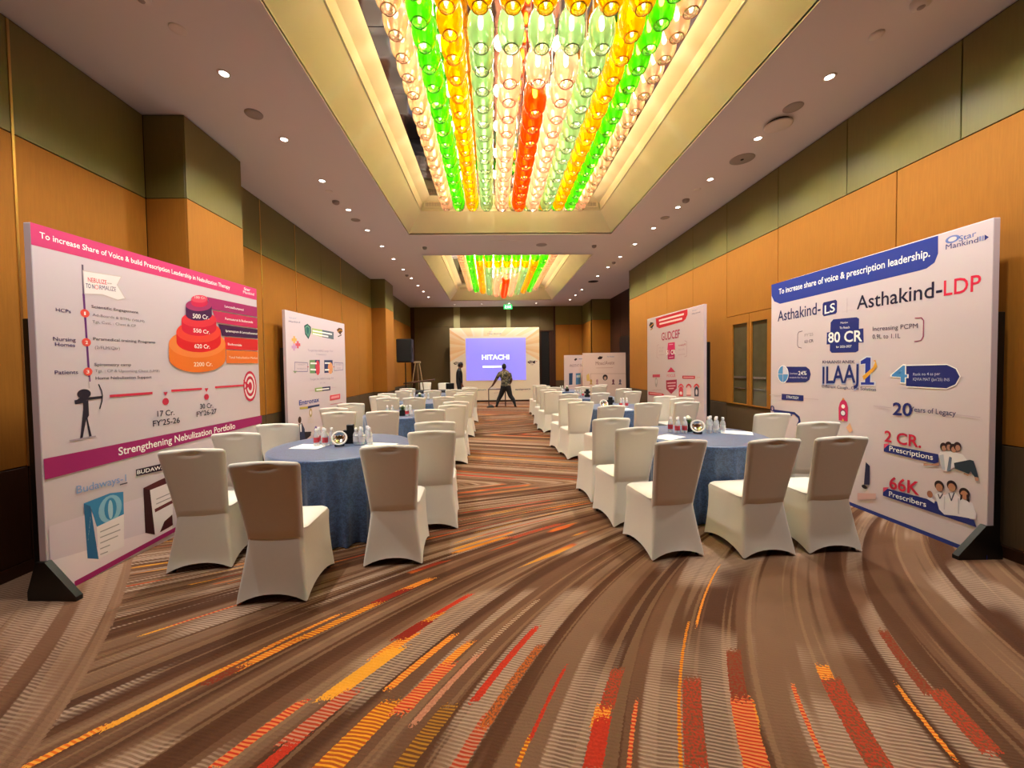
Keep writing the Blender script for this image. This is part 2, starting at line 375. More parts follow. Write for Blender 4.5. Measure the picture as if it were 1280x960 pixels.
for nm,a in (('baseboard_left',(XL-.018,XL+.012,YF,4.14,0,.09)),('baseboard_right',(XR-.012,XR+.018,YF,10.84,0,.09)),('baseboard_back',(-3.565,2.14,YB-.012,YB+.018,0,.09))):
    struct(obj(nm,bxm(*a),M_BROWN))
struct(obj('baseboard_left',bxm(XL-.018,XL+.012,5.034,11.6,0,.09),M_BROWN))
# ceiling with two coffers
CX0,CX1=-1.62,2.44; COF=((1.45,7.79),(9.2,15.53))
cl=struct(empty('ceiling',(0,0,CH)))
bm=bmesh.new()
xs=(-3.75,CX0,CX1,5.0); ys=(YF-.1,COF[0][0],COF[0][1],COF[1][0],COF[1][1],YB+.25)
for i in range(3):
    for j in range(5):
        if i==1 and j in (1,3): continue
        box(bm,xs[i],xs[i+1],ys[j],ys[j+1],0,.06)
bmesh.ops.remove_doubles(bm,verts=bm.verts,dist=1e-4)
obj('ceiling_board',bm,M_CEIL,cl)
for (y0,y1) in COF:
    rings=[]
    for ins,z in ((-.0,-.012),(.05,-.012),(.05,.03),(.0,.03)):
        rings.append([(CX0-.05+ins,y0-.05+ins,z),(CX1+.05-ins,y0-.05+ins,z),(CX1+.05-ins,y1+.05-ins,z),(CX0-.05+ins,y1+.05-ins,z)])
    obj('coffer_trim',loft(rings,cap0=False,cap1=False),M_CEIL,cl)
    def rect(i,z,iy=None): 
        iy=i if iy is None else iy
        return [(CX0+i,y0+iy,z),(CX1-i,y0+iy,z),(CX1-i,y1-iy,z),(CX0+i,y1-iy,z)]
    obj('coffer_slope',loft([rect(0,.02),rect(.015,.04),rect(.29,.335)],cap0=False,cap1=False),M_COVE,cl)
    obj('coffer_ledge',loft([rect(.29,.335),rect(.31,.335),rect(.31,.36)],cap0=False,cap1=False),M_COVE,cl)
    obj('coffer_rise',loft([rect(.31,.36),rect(.34,.46),rect(.50,.546)],cap0=False,cap1=False),M_COVE,cl)
    for i in range(4):
        for j in range(6):
            a0=CX0+.5+i*(CX1-CX0-1)/4; a1=a0+(CX1-CX0-1)/4; b0=y0+.5+j*(y1-y0-1)/6; b1=b0+(y1-y0-1)/6
            obj('mirror_panel',bxm(a0+.003,a1-.003,b0+.003,b1-.003,.546+.002*((i+j)%2),.56),M_MIRROR,cl)
for y,x0,x1 in ((7.40,-1.24,2.06),(15.16,-1.24,-.55),(15.16,1.35,2.06)):
    g=empty('air_grille',(0,y,CH+.375)); bm=bmesh.new()
    box(bm,x0,x1,-.012,.012,0,.012); box(bm,x0,x1,-.012,.012,.085,.097); box(bm,x0,x0+.02,-.012,.012,.012,.085); box(bm,x1-.02,x1,-.012,.012,.012,.085)
    obj('grille_frame',bm,M_COVE,g); bm=bmesh.new(); s=x0+.035
    while s<x1-.03: box(bm,s,s+.006,-.006,.012,.012,.085); s+=.03
    sl=obj('slats',bm,M_GREY,g); sl['kind']='stuff'
    tag(g,{7.40:'long slot air grille across the end of the near ceiling coffer',15.16:'short slot air grille at the left end of the far coffer' if x0<0 else 'short slot air grille at the right end of the far coffer'}[y],'grille')
h=tag(obj('ceiling_hatch',bbox_bev(-.33,.33,-.2,.2,-.006,.01,.003),M_CEIL,loc=(.33,8.38,CH)),'flush square access hatch in the ceiling between the two coffers','hatch')
# ------------------------------------------------------------------ downlights
def downlight():
    r=empty('downlight'); obj('trim_ring',lathe([(.036,.004),(.036,-.001),(.04,-.006),(.05,-.006),(.056,-.001),(.056,.004)],20),M_WHITE,r,True)
    obj('lens',lathe([(0,.0),(.036,.0)],16),M_LAMP,r)
    l=bpy.data.lights.new('downlight','SPOT'); l.energy=DOWN_W; l.spot_size=R(132); l.spot_blend=1.0; l.shadow_soft_size=.04; l.color=(1,.96,.91)
    lo=bpy.data.objects.new('lamp',l); COL.objects.link(lo); lo.parent=r; lo.location=(0,0,-.03)
    return r
P0=downlight()
LL=[3.584+(i-4)*.993 for i in range(16)]; first=True
rows=[('left',-2.36,[-.39,.6,1.6,2.59,3.584,4.58,5.57,6.57,7.54,8.52,9.51,10.52,11.56,12.6,13.56,14.66]),('right',3.18,[-.39,.6,1.6,2.59,3.579,4.546,5.54,6.51,7.49,8.47,9.455,10.44,11.46,13.48,14.54,15.5]),('back',None,[(-1.56,16.4),(-.4,16.37),(.75,16.3),(1.9,16.3)])]
for side,x,ys in rows:
    if side!='back': ys=ys[2:]
    for k,y in enumerate(ys):
        if side!='back' and y<0.5: pass
        o=P0 if first else copy_tree(P0); first=False
        o.location=(x,y,CH-.001) if side!='back' else (y[0],y[1],CH-.001)
        if side=='back': lb=['leftmost','second from left','third from left','rightmost'][k]+' of the ceiling downlights above the stage backdrop'
        elif k<2: lb='%s downlight of the %s ceiling row almost overhead, out of view'%(('farther','nearer')[k],side)
        else: lb='%s visible recessed downlight of the %s ceiling row'%(ORD[k-2],side)
        tag(o,lb,'downlight','recessed ceiling downlights')
def disc_dev(name,x,y,r,h,label,cat,m=M_WHITE,det=True):
    o=empty(name,(x,y,CH)); obj('housing',lathe([(0,-h),(r*.6,-h),(r*.92,-h*.75),(r,-h*.3),(r,0.004)],28),m,o,True)
    if det: obj('sensor_cap' if 'detector' in name else 'grille_cloth',lathe([(0,-h-.006),(r*.35,-h-.006),(r*.4,-h+.001)],16),M_GREY,o,True)
    tag(o,label,cat)
disc_dev('smoke_detector',-2.43,2.85,.055,.045,'round smoke detector at the top left edge of the picture','smoke detector')
disc_dev('ceiling_disc',-2.40,3.13,.06,.008,'flat white round plate before the nearest left downlight','cover plate',det=False)
disc_dev('ceiling_disc',-2.43,4.13,.085,.02,'large grey round plate between the first two left downlights','cover plate',M_GREY,det=False)
disc_dev('ceiling_disc',-2.40,5.89,.05,.006,'small flat round plate by the third left downlight','cover plate',det=False)
disc_dev('smoke_detector',-2.44,6.25,.055,.045,'smoke detector beside the fourth left downlight','smoke detector',M_GREY)
disc_dev('ceiling_disc',-2.40,7.02,.08,.01,'flat grey round plate past the fourth left downlight','cover plate',M_GREY,det=False)
disc_dev('smoke_detector',3.2,2.83,.06,.05,'round white smoke detector at the top right edge of the picture','smoke detector')
disc_dev('ceiling_disc',3.16,3.12,.05,.02,'small round plate before the nearest right downlight','cover plate',det=False)
disc_dev('ceiling_disc',3.17,4.0,.09,.012,'flat grey round plate beside the projecting round detector','cover plate',M_GREY,det=False)
o=empty('dropped_disc',(3.2,4.25,CH)); obj('shadow_ring',lathe([(0,.001),(.1,.001),(.11,-.02),(.11,.004)],24),M_BLACK,o,True); obj('cover_plate',lathe([(0,-.045),(.12,-.045),(.135,-.038),(.135,-.03),(0,-.03)],32),M_WHITE,o,True); obj('stem',lathe([(.03,-.03),(.03,0)],10),M_BLACK,o)
tag(o,'dropped white round ceiling plate with a dark gap above, right ceiling','cover plate')
o=empty('ceiling_speaker',(3.29,5.0,CH)); obj('bezel',lathe([(0,-.006),(.13,-.006),(.145,-.003),(.145,.004)],32),M_GREY,o,True); obj('centre_dot',lathe([(0,-.012),(.018,-.012),(.02,-.004)],10),M_BLACK,o)
tag(o,'large flush round ceiling speaker with a centre dot, right ceiling','speaker')
disc_dev('ceiling_disc',3.16,5.86,.05,.006,'small flat round plate by the third right downlight','cover plate',det=False)
disc_dev('smoke_detector',3.17,6.22,.055,.045,'smoke detector beside the fourth right downlight','smoke detector',M_GREY)
disc_dev('ceiling_disc',3.17,6.97,.08,.01,'flat grey round plate past the fourth right downlight','cover plate',M_GREY,det=False)
disc_dev('smoke_detector',-1.45,8.61,.05,.05,'smoke detector left of the ceiling strip between coffers','smoke detector',M_GREY)
disc_dev('smoke_detector',2.3,8.56,.05,.05,'smoke detector right of the ceiling strip between coffers','smoke detector',M_GREY)
disc_dev('ceiling_disc',1.12,8.49,.12,.006,'flush round speaker plate on the strip between the coffers','speaker',M_GREY,det=False)
disc_dev('smoke_detector',-2.4,11.15,.05,.045,'far smoke detector in the left ceiling row','smoke detector',M_GREY)
disc_dev('smoke_detector',3.18,9.95,.05,.045,'far smoke detector in the right ceiling row','smoke detector',M_GREY)
disc_dev('ceiling_disc',3.24,12.2,.16,.01,'dark round vent far along the right ceiling row','vent',M_DARKGAP,det=False)
# ------------------------------------------------------------------ chandeliers
def glass_mat(name,col,a=.62):
    m=bpy.data.materials.new(name); m.use_nodes=True; t=m.node_tree; t.nodes.clear(); L=t.links.new
    out=N(t,'ShaderNodeOutputMaterial'); c=srgb(col)
    tc=N(t,'ShaderNodeTexCoord'); wv=N(t,'ShaderNodeTexNoise',i={'Scale':14.0,'Detail':1.0}); mp=N(t,'ShaderNodeMapping'); mp.inputs['Scale'].default_value=(1,1,.5); L(tc.outputs['Object'],mp.inputs[0]); L(mp.outputs[0],wv.inputs['Vector'])
    bp=N(t,'ShaderNodeBump',i={'Strength':.18,'Distance':.015}); L(wv.outputs[0],bp.inputs['Height'])
    lw=N(t,'ShaderNodeLayerWeight',i={'Blend':.35})
    tr=N(t,'ShaderNodeBsdfTransparent'); L(mixc(t,lw.outputs['Facing'],tuple(x**.6 for x in c[:3])+(1,),tuple(x*.45 for x in c[:3])+(1,)),tr.inputs[0])
    tl=N(t,'ShaderNodeBsdfTranslucent'); tl.inputs[0].default_value=c
    gl=N(t,'ShaderNodeBsdfGlossy',i={'Roughness':.08}); gl.inputs[0].default_value=(1,1,1,1); L(bp.outputs[0],gl.inputs['Normal'])
    m1=N(t,'ShaderNodeMixShader',i={0:.34}); L(tr.outputs[0],m1.inputs[1]); L(tl.outputs[0],m1.inputs[2])
    fr=N(t,'ShaderNodeFresnel',i={'IOR':1.35}); L(bp.outputs[0],fr.inputs['Normal'])
    m2=N(t,'ShaderNodeMixShader'); L(mathn(t,'MULTIPLY',fr.outputs[0],.7,clamp=True),m2.inputs[0]); L(m1.outputs[0],m2.inputs[1]); L(gl.outputs[0],m2.inputs[2]); L(m2.outputs[0],out.inputs[0])
    return m
GL=[glass_mat('blush glass','FFD2BC'),glass_mat('green glass','5FE01A'),glass_mat('amber glass','FFB400'),glass_mat('sage glass','A8CFA0'),glass_mat('blush glass inner','FFD2BC'),glass_mat('orange glass','FF6A08')]
GN=['blush pink','bright green','amber yellow','sage green','blush pink','deep orange']
M_BULB=mat('warm bulb','FFF2D0',.5,emit=('FFE8BC',19.0,1)); M_STEM=mat('thin steel stem','C9C0B4',.3,metal=.8)
def globe_mesh():
    pr=[(.058,0),(.060,.004),(.084,.03),(.104,.09),(.110,.15),(.104,.22),(.084,.28),(.05,.315),(.02,.325)]
    bm=lathe(pr,20); lathe([(.055,-.002),(.055,.005),(.061,.006),(.062,-.002),(.055,-.002)],20,bm,mi=1)
    me=bpy.data.meshes.new('globe'); bm.to_mesh(me); bm.free()
    for p in me.polygons: p.use_smooth=True
    return me
GM=[]
for g,hc in zip(GL,('A87868','2E7A08','A86A00','5E7A58','A87868','B03A00')):
    me=globe_mesh(); me.materials.append(g); me.materials.append(mat('rim '+hc,hc,.25)); GM.append(me)
bm=lathe([(0,.15),(.014,.158),(.021,.18),(.021,.23),(.014,.258),(0,.262)],8); BULB=bpy.data.meshes.new('bulb'); bm.to_mesh(BULB); bm.free(); BULB.materials.append(M_BULB)
STEM={}
for k in range(6):
    bm=tube([(0,0,.31),(0,0,.36+.1*k)],.006,5); lathe([(.0,.335),(.022,.33),(.024,.30),(.0,.295)],8,bm); me=bpy.data.meshes.new('stem'); bm.to_mesh(me); bm.free(); me.materials.append(M_STEM); STEM[k]=me
def chandelier(yfar,label):
    nx,ny,p=11,20,.2435; x0=-.783; root=empty('chandelier',(x0+5*p,yfar-p*(ny-1)/2,4.72))
    for i in range(nx):
        for j in range(ny):
            k=min(i,nx-1-i,j,ny-1-j,5); z=4.36-.1*k
            g=bpy.data.objects.new('glass_globe',GM[k]); COL.objects.link(g); g.parent=root
            g.location=((i-5)*p,(j-(ny-1)/2)*p,z-4.72); g.rotation_euler.z=(i*7+j*3)%5
            g['label']=GN[k]+' blown glass globe'
            for me,nm in ((BULB,'bulb'),(STEM[k],'stem')):
                b=bpy.data.objects.new(nm,me); COL.objects.link(b); b.parent=g
    for i in range(4):
        for j in range(7):
            l=bpy.data.lights.new('chandelier_glow','POINT'); l.energy=CHAN_W; l.color=(1,.93,.67); l.shadow_soft_size=.07
            lo=bpy.data.objects.new('lamp',l); COL.objects.link(lo); lo.parent=root; lo.location=((i-1.5)*.6,(j-3)*.68,-.12)
    return tag(root,label,'chandelier')
chandelier(7.05,'large stepped chandelier of coloured glass globes in the near ceiling coffer')
chandelier(14.48,'smaller-looking stepped chandelier of coloured glass globes in the far coffer')
# exit sign
e=empty('exit_sign',(.69,16.0,3.985)); obj('sign_body',bbox_bev(-.18,.18,-.03,.03,-.095,.095,.01),mat('sign green','0FA050',.5,emit=('12B858',1.6,1)),e)
MW=mat('sign white','FFFFFF',.5,emit=('E8FFF0',2.0,1))
def flat(bm,pts,y,mi=0):
    f=bm.faces.new([bm.verts.new((p[0],y,p[1])) for p in pts]); f.material_index=mi
bm=bmesh.new()
for cx in (-.09,.09):
    box(bm,cx-.012,cx+.012,-.033,-.031,.035,.06)
    for a,b in (((cx,.03),(cx-.01,-.02)),((cx-.01,-.02),(cx+.03,-.06)),((cx-.01,-.02),(cx-.045,-.05)),((cx,.025),(cx+.04,.0)),((cx,.025),(cx-.04,.005))):
        d=Vector((b[0]-a[0],b[1]-a[1])).normalized()*.009; n_=Vector((-d.y,d.x))
        flat(bm,[(a[0]-n_.x,a[1]-n_.y),(b[0]-n_.x,b[1]-n_.y),(b[0]+n_.x,b[1]+n_.y),(a[0]+n_.x,a[1]+n_.y)],-.032)
box(bm,-.012,.012,-.033,-.031,-.06,.06)
obj('running_figure',bm,MW,e); obj('hanger',tube([(-.12,0,.095),(-.12,0,.189)],.005,6,tube([(.12,0,.095),(.12,0,.189)],.005,6)),M_STEEL,e)
tag(e,'green lit exit sign with running figures hanging above the stage','exit sign')
# ------------------------------------------------------------------ chair
def rrect(w,y0,y1,z,r,n=5,arch=0.0,bow=0.0,zfoot=0.0):
    # rounded rectangle ring, anticlockwise seen from above; arch lifts mid sides, bow pulls them in
    pts=[]; x=w/2; cs=((x-r,y0+r,-PI/2),(x-r,y1-r,0),(-x+r,y1-r,PI/2),(-x+r,y0+r,PI))
    raw=[]
    for cx,cy,a0 in cs:
        for i in range(n+1):
            a=a0+(PI/2)*i/n; raw.append((cx+r*math.cos(a),cy+r*math.sin(a)))
    full=[]
    for k in range(4):
        seg=raw[k*(n+1):(k+1)*(n+1)]; nxt=raw[((k+1)%4)*(n+1)]
        full+=seg
        a=seg[-1]
        for s in range(1,8): full.append((a[0]+(nxt[0]-a[0])*s/8,a[1]+(nxt[1]-a[1])*s/8))
    yc=(y0+y1)/2
    for (px,py) in full:
        tx=abs(px)/(w/2); ty=abs(py-yc)/((y1-y0)/2)
        k=1-min(tx,ty)**2.2          # 1 in the middle of a side, 0 at a corner
        k=max(0,k)
        pts.append((px*(1-bow*k) if tx>=ty else px, yc+(py-yc)*(1-bow*k) if ty>tx else py, z+arch*k))
    return pts
def chair():
    r=empty('banquet_chair')
    R_=[rrect(.452,-.235,.262,.006,.02,arch=.055,bow=.05),rrect(.446,-.228,.258,.05,.022,arch=.03,bow=.05),rrect(.43,-.212,.25,.14,.025,arch=.01,bow=.04),rrect(.412,-.195,.245,.26,.03,bow=.02),
        rrect(.405,-.178,.243,.36,.032),rrect(.408,-.168,.246,.415,.034),rrect(.410,-.165,.248,.44,.036),rrect(.396,-.160,.240,.462,.04)]
    R_=[[(x*(1-tp*max(0,min(1,(.05-y)/.2))),y,z) for x,y,z in rr] for rr,tp in zip(R_,(0,0,.02,.06,.10,.12,.12,.11))]
    obj('cover_skirt',loft(R_,cap0=False,cap1=False),M_CHAIR,r,True)
    S=[rrect(.396,-.160,.240,.462,.04),rrect(.36,-.15,.225,.476,.04),rrect(.24,-.13,.15,.482,.04),rrect(.05,-.05,.05,.483,.01)]
    obj('seat',loft(S,cap0=False),M_CHAIR,r,True)
    # back: grid swept up, rounded top corners, slightly hollow hand-hold below the top edge
    bm=bmesh.new(); nu,nv=16,40
    def pt(u,v,side):
        z=.36+.572*v; w=.352+.096*v**1.1
        wtop=1-.0*v
        e=max(0,(v-.93)/.07); wx=w/2*(1-(.075*(1-math.sqrt(max(0,1-e*e)))))
        x=wx*u; yb=-.178-.125*max(0,v-.12)**1.05*1.0
        th=.046-.012*v; crown=.008*(1-u*u)
        y=yb-(.006*(1-u*u)) if side<0 else yb+th+crown*.5
        if side<0: y+=.035*max(0,1-v/.16)**1.5
        edge=max(0,(abs(u)-.9)/.1); 
        mid=yb+th/2; y=mid+(y-mid)*math.sqrt(max(0,1-edge**2*.96))
        te=max(0,(v-.965)/.035); y=mid+(y-mid)*math.sqrt(max(0,1-te**2*.96))
        if side<0:
            d=((u/.38)**2+((v-.935)/.036)**2)
            if d<1: y+=.018*(1-d)
        z2=z+.012*(1-u*u)*v
        return (x,y,z2)
    G={}
    for s in (-1,1):
        for i in range(nu+1):
            for j in range(nv+1):
                uu=-1+2*i/nu; uu=math.copysign(abs(uu)**.8,uu); vv=j/nv; G[s,i,j]=bm.verts.new(pt(uu,vv**.9,s))
    for i in range(nu):
        for j in range(nv):
            bm.faces.new((G[-1,i,j],G[-1,i+1,j],G[-1,i+1,j+1],G[-1,i,j+1])); bm.faces.new((G[1,i,j],G[1,i,j+1],G[1,i+1,j+1],G[1,i+1,j]))
    for j in range(nv):
        bm.faces.new((G[-1,0,j],G[-1,0,j+1],G[1,0,j+1],G[1,0,j])); bm.faces.new((G[-1,nu,j],G[1,nu,j],G[1,nu,j+1],G[-1,nu,j+1]))
    for i in range(nu): bm.faces.new((G[-1,i,nv],G[-1,i+1,nv],G[1,i+1,nv],G[1,i,nv]))
    obj('backrest',bm,M_CHAIR,r,True)
    for sx in (-1,1):
        for sy in (-.2,.225): obj('leg',tube([(sx*.19,sy*.95,0),(sx*.14,sy*.5,.44)],.013,8),M_LEG,r)
    return r
# (top-of-back centre x, y, turn in degrees, label)
LFT='in the left block'; RGT='in the right block'
CH_=[
(-2.23,2.87,9,'white covered chair nearest the pink chart banner, back to camera, left block front row'),
(-1.45,2.43,2,'white covered chair standing closest to the camera, left block, at nearest left table'),
(-.78,2.87,3,'white covered chair on the aisle side of the front row, left block'),
(-.56,3.50,4,'white covered chair right of the nearest left table, second along the aisle'),
(-.62,4.11,5,'white covered chair right of the nearest left table, third along the aisle'),
(-2.39,3.60,2,'white covered chair left of the nearest left table, closer to camera'),
(-2.31,4.15,4,'white covered chair left of the nearest left table, farther one by the banner'),
(-2.37,5.76,-3,'white covered chair half hidden, left of the second left table'),
(-2.07,5.21,14,'white covered chair before the second left table, beside the banner'),
(-2.37,6.47,8,'white covered chair far left of the second left table by the wall'),
(-1.49,5.22,10,'white covered chair squarely before the second left table'),
(-.88,5.34,0,'white covered chair before second left table, aisle-side front'),
(-.62,5.92,4,'white covered chair right of the second left table, middle one'),
(-.62,6.51,5,'white covered chair right of the second left table, far one'),
(-2.42,8.85,-3,'white covered chair far left of the third left table'),
(-2.05,7.56,12,'white covered chair before the third left table, left one'),
(-2.38,8.15,4,'white covered chair at left side of the third left table'),
(-1.53,7.52,6,'white covered chair squarely before the third left table'),
(-.97,7.62,3,'white covered chair before third left table, aisle-side front'),
(-.62,8.25,4,'white covered chair right of the third left table, near one'),
(-.62,8.87,8,'white covered chair right of the third left table, far one'),
(-2.27,9.86,2,'white covered chair before the fourth left table, left one'),
(-2.40,10.9,5,'white covered chair at left side of the fourth left table'),
(-1.52,9.75,2,'white covered chair squarely before the fourth left table'),
(-1.00,9.95,2,'white covered chair before fourth left table, aisle-side front'),
(-.62,10.5,5,'white covered chair right of the fourth left table, near one'),
(-.66,11.1,5,'white covered chair right of the fourth left table, far one'),
(-2.62,15.2,180,'white covered chair turned to the room at far left'),
(-1.80,14.4,180,'white covered chair turned to the room beside the black monitor'),
(1.44,2.86,8,'white covered chair at left of the right block front row, on the aisle'),
(2.15,2.84,5,'white covered chair in the middle of the right block front row'),
(2.71,2.88,2,'white covered chair at right end of the right block front row, by blue banner'),
(1.34,3.49,9,'white covered chair left of the nearest right table, second along aisle'),
(1.30,4.14,8,'white covered chair left of the nearest right table, third along aisle'),
(3.22,4.31,2,'white covered chair farther right of the nearest right table'),
(3.17,3.62,2,'white covered chair right of the nearest right table, half hidden'),
(1.71,5.44,12,'white covered chair before the second right table, left one'),
(2.36,5.73,5,'white covered chair squarely before the second right table'),
(1.42,6.10,8,'white covered chair left of the second right table, near one'),
(1.37,6.69,10,'white covered chair left of the second right table, far one'),
(3.17,6.95,6,'white covered chair far right of the second right table by pink banner'),
(3.24,6.45,6,'white covered chair right of the second right table, middle one'),
(2.99,5.80,10,'white covered chair before the second right table, right one'),
(1.59,7.91,12,'white covered chair before the third right table, left one'),
(2.27,8.0,12,'white covered chair squarely before the third right table'),
(1.38,8.66,12,'white covered chair left of the third right table, near one'),
(1.38,9.45,12,'white covered chair left of the third right table, far one'),
(3.08,8.33,12,'white covered chair before the third right table, right one'),
(3.22,9.30,12,'white covered chair right of the third right table, far one'),
(1.66,10.35,4,'white covered chair before the fourth right table, left one'),
(2.45,10.34,10,'white covered chair squarely before the fourth right table'),
(1.48,11.2,8,'white covered chair left of the fourth right table, near one'),
(1.46,11.85,8,'white covered chair left of the fourth right table, far one'),
(2.98,10.6,10,'white covered chair before the fourth right table, right one'),
(3.25,11.4,14,'white covered chair right of the fourth right table'),
]
C0=chair()
for k,(x,y,a,lb) in enumerate(CH_):
    o=C0 if k==0 else copy_tree(C0)
    a=R(a); fx,fy=-math.sin(a),math.cos(a); o.location=(x+.292*fx,y+.292*fy,0); o.rotation_euler=(0,0,a)
    tag(o,lb,'chair','white covered banquet chairs')
# ------------------------------------------------------------------ round tables
def cloth_mat():
    m=mat('blue damask cloth','4E6C96',.42,spec=.6,sheen=.5); t=m.node_tree; L=t.links.new; b=t.nodes['Principled BSDF']; tc=N(t,'ShaderNodeTexCoord')
    mp=N(t,'ShaderNodeMapping'); mp.inputs['Scale'].default_value=(1,1,1); L(tc.outputs['UV'],mp.inputs[0])
    v=N(t,'ShaderNodeTexVoronoi',feature='DISTANCE_TO_EDGE',i={'Scale':34.0}); L(mp.outputs[0],v.inputs['Vector'])
    n=N(t,'ShaderNodeTexNoise',i={'Scale':46.0,'Detail':2.0,'Distortion':1.5}); L(mp.outputs[0],n.inputs['Vector'])
    r=N(t,'ShaderNodeMapRange'); r.inputs[1].default_value=.46; r.inputs[2].default_value=.54; L(n.outputs[0],r.inputs[0])
    L(mixc(t,r.outputs[0],srgb('2A446C'),srgb('3E5E8C')),b.inputs['Base Color']); return m
M_CLOTH=cloth_mat()
def cloth(rad,H,seed,nf=26,square=False):
    rnd=random.Random(seed); bm=bmesh.new(); n=220; rings=[]; uvs={}
    ph=[rnd.uniform(0,6.28) for _ in range(3)]
    lv=[(.0,0),(.5,0),(.9,0),(.985,0),(1.0,.004),(1.006,.016),(1.008,.04)]+[(None,d) for d in (.1,.2,.3,.4,.5,.6,.68,H-.008)]
    for s,d in lv:
        ring=[]
        for i in range(n):
            a=2*PI*i/n
            if s is not None: rr=rad*max(s,.001); z=H-d
            else:
                k=(d-.04)/(H-.04); wv=math.sin(nf*a+ph[0]+.8*math.sin(3*a+ph[1]))*.6+math.sin(2.3*nf/2*a+ph[2])*.0
                wv=1-abs(math.sin(nf*.5*a+ph[0]+.7*math.sin(3*a+ph[1])))**.8-.35+.3*math.sin(5*a+ph[2])
                rr=rad*(1.008-.045*k)+k**.8*.085*wv; z=H-d
            v=bm.verts.new((rr*math.cos(a),rr*math.sin(a),z)); ring.append(v); q=rad+d if s is None or s>=1 else rad*s
            uvs[v]=(q*math.cos(a) if q<=rad else a*rad*1.0, q*math.sin(a) if q<=rad else q)
        rings.append(ring)
    ul=bm.loops.layers.uv.new('UV')
    for a,b in zip(rings,rings[1:]):
        for i in range(n):
            j=(i+1)%n; f=bm.faces.new((a[j],a[i],b[i],b[j]))
            for l in f.loops: l[ul].uv=uvs[l.vert]
            if i==n-1:
                for l in f.loops:
                    u=l[ul].uv
                    if l.vert in (a[j],b[j]) and uvs[l.vert][1]>rad and uvs[l.vert][0]<1e-6: l[ul].uv=(2*PI*rad,u[1])
    return bm
TB=[(-1.50,3.86,.66,'nearest round table of the left block'),(-1.50,6.42,.62,'second round table of the left block'),(-1.52,8.73,.62,'third round table of the left block'),(-1.55,11.0,.62,'fourth round table of the left block'),
    (2.21,4.07,.65,'nearest round table of the right block'),(2.29,6.94,.62,'second round table of the right block'),(2.3,9.24,.62,'third round table of the right block'),(2.3,11.72,.62,'fourth round table of the right block')]
M_WOOD=mat('plywood','8A6A48',.6)
for k,(x,y,tr,lb) in enumerate(TB):
    t=empty('round_table',(x,y,0)); obj('tabletop',lathe([(0,.748),(tr-.02,.748),(tr-.015,.742),(tr-.015,.728),(tr-.02,.722),(0,.722)],48),M_WOOD,t)
    for a in range(4): obj('leg',tube([(.4*math.cos(a*PI/2+.78),.4*math.sin(a*PI/2+.78),.722),(.46*math.cos(a*PI/2+.78),.46*math.sin(a*PI/2+.78),0)],.014,8),M_LEG,t)
    tag(t,lb+', mostly under its blue cloth','table','round tables under blue cloths')
    c=obj('tablecloth',cloth(tr,.76,k),M_CLOTH,None,True,loc=(x,y,0)); tag(c,'blue patterned floor-length cloth on the '+lb,'tablecloth','blue tablecloths')
# things on tables
M_CLEAR=bpy.data.materials.new('clear plastic'); M_CLEAR.use_nodes=True; _t=M_CLEAR.node_tree; _t.nodes.clear()
_o=N(_t,'ShaderNodeOutputMaterial'); _a=N(_t,'ShaderNodeBsdfTransparent'); _a.inputs[0].default_value=(.93,.95,.97,1); _g=N(_t,'ShaderNodeBsdfPrincipled',i={'Roughness':.15}); _g.inputs['Base Color'].default_value=(.9,.92,.95,1); _m=N(_t,'ShaderNodeMixShader',i={0:.45}); _t.links.new(_a.outputs[0],_m.inputs[1]); _t.links.new(_g.outputs[0],_m.inputs[2]); _t.links.new(_m.outputs[0],_o.inputs[0])
M_CAP=mat('white cap','F0F0F0',.4); M_REDL=mat('red label','C23A48',.5); M_WLAB=mat('white label','E4E0E0',.5); M_PAPER=mat('white paper','F6F4EC',.7); M_SILV=mat('polished bowl metal','DAD7CF',.12,metal=1)
def bottle(lm,hh=.17):
    b=empty('water_bottle'); s=hh/.17
    obj('body',lathe([(0,.001),(.024,.001),(.027,.008),(.027,.1*s),(.024,.115*s),(.012,.14*s),(.011,.15*s)],14),M_CLEAR,b,True)
    obj('label',lathe([(.0278,.035*s),(.0278,.085*s)],14),lm,b,True); obj('cap',lathe([(.014,.145*s),(.014,.168*s),(.012,.17*s),(0,.17*s)],12),M_CAP,b,True); return b
B1=bottle(M_REDL); B2=bottle(M_WLAB)
def planter():
    r=empty('flower_pot'); bm=bmesh.new(); box(bm,-.045,.045,-.045,.045,0,.085); bmesh.ops.bevel(bm,geom=bm.edges[:],offset=.006,segments=2,affect='EDGES'); obj('pot',bm,M_BLACK,r)
    rnd=random.Random(3); bm=bmesh.new()
    for k in range(26):
        a=rnd.uniform(0,6.28); l=rnd.uniform(.04,.09); e=rnd.uniform(.3,1.3); d=Vector((math.cos(a)*math.cos(e),math.sin(a)*math.cos(e),math.sin(e))); s=Vector((-math.sin(a),math.cos(a),0))*.013; p=Vector((0,0,.085))
        q=[p,p+d*l*.5+s,p+d*l-Vector((0,0,.01)),p+d*l*.5-s]; bm.faces.new([bm.verts.new(v) for v in q])
    obj('leaves',bm,mat('leaf green','4E7A2E',.6),r)
    bm=bmesh.new()
    for dx,dy,dz in ((0,0,.16),(.03,.01,.145),(-.025,-.02,.15),(.0,.03,.14)): bmesh.ops.create_icosphere(bm,subdivisions=2,radius=.02,matrix=Matrix.Translation((dx,dy,dz)))
    obj('blossom',bm,mat('cream blossom','F2F0D8',.6),r,True); return r
PL=planter()
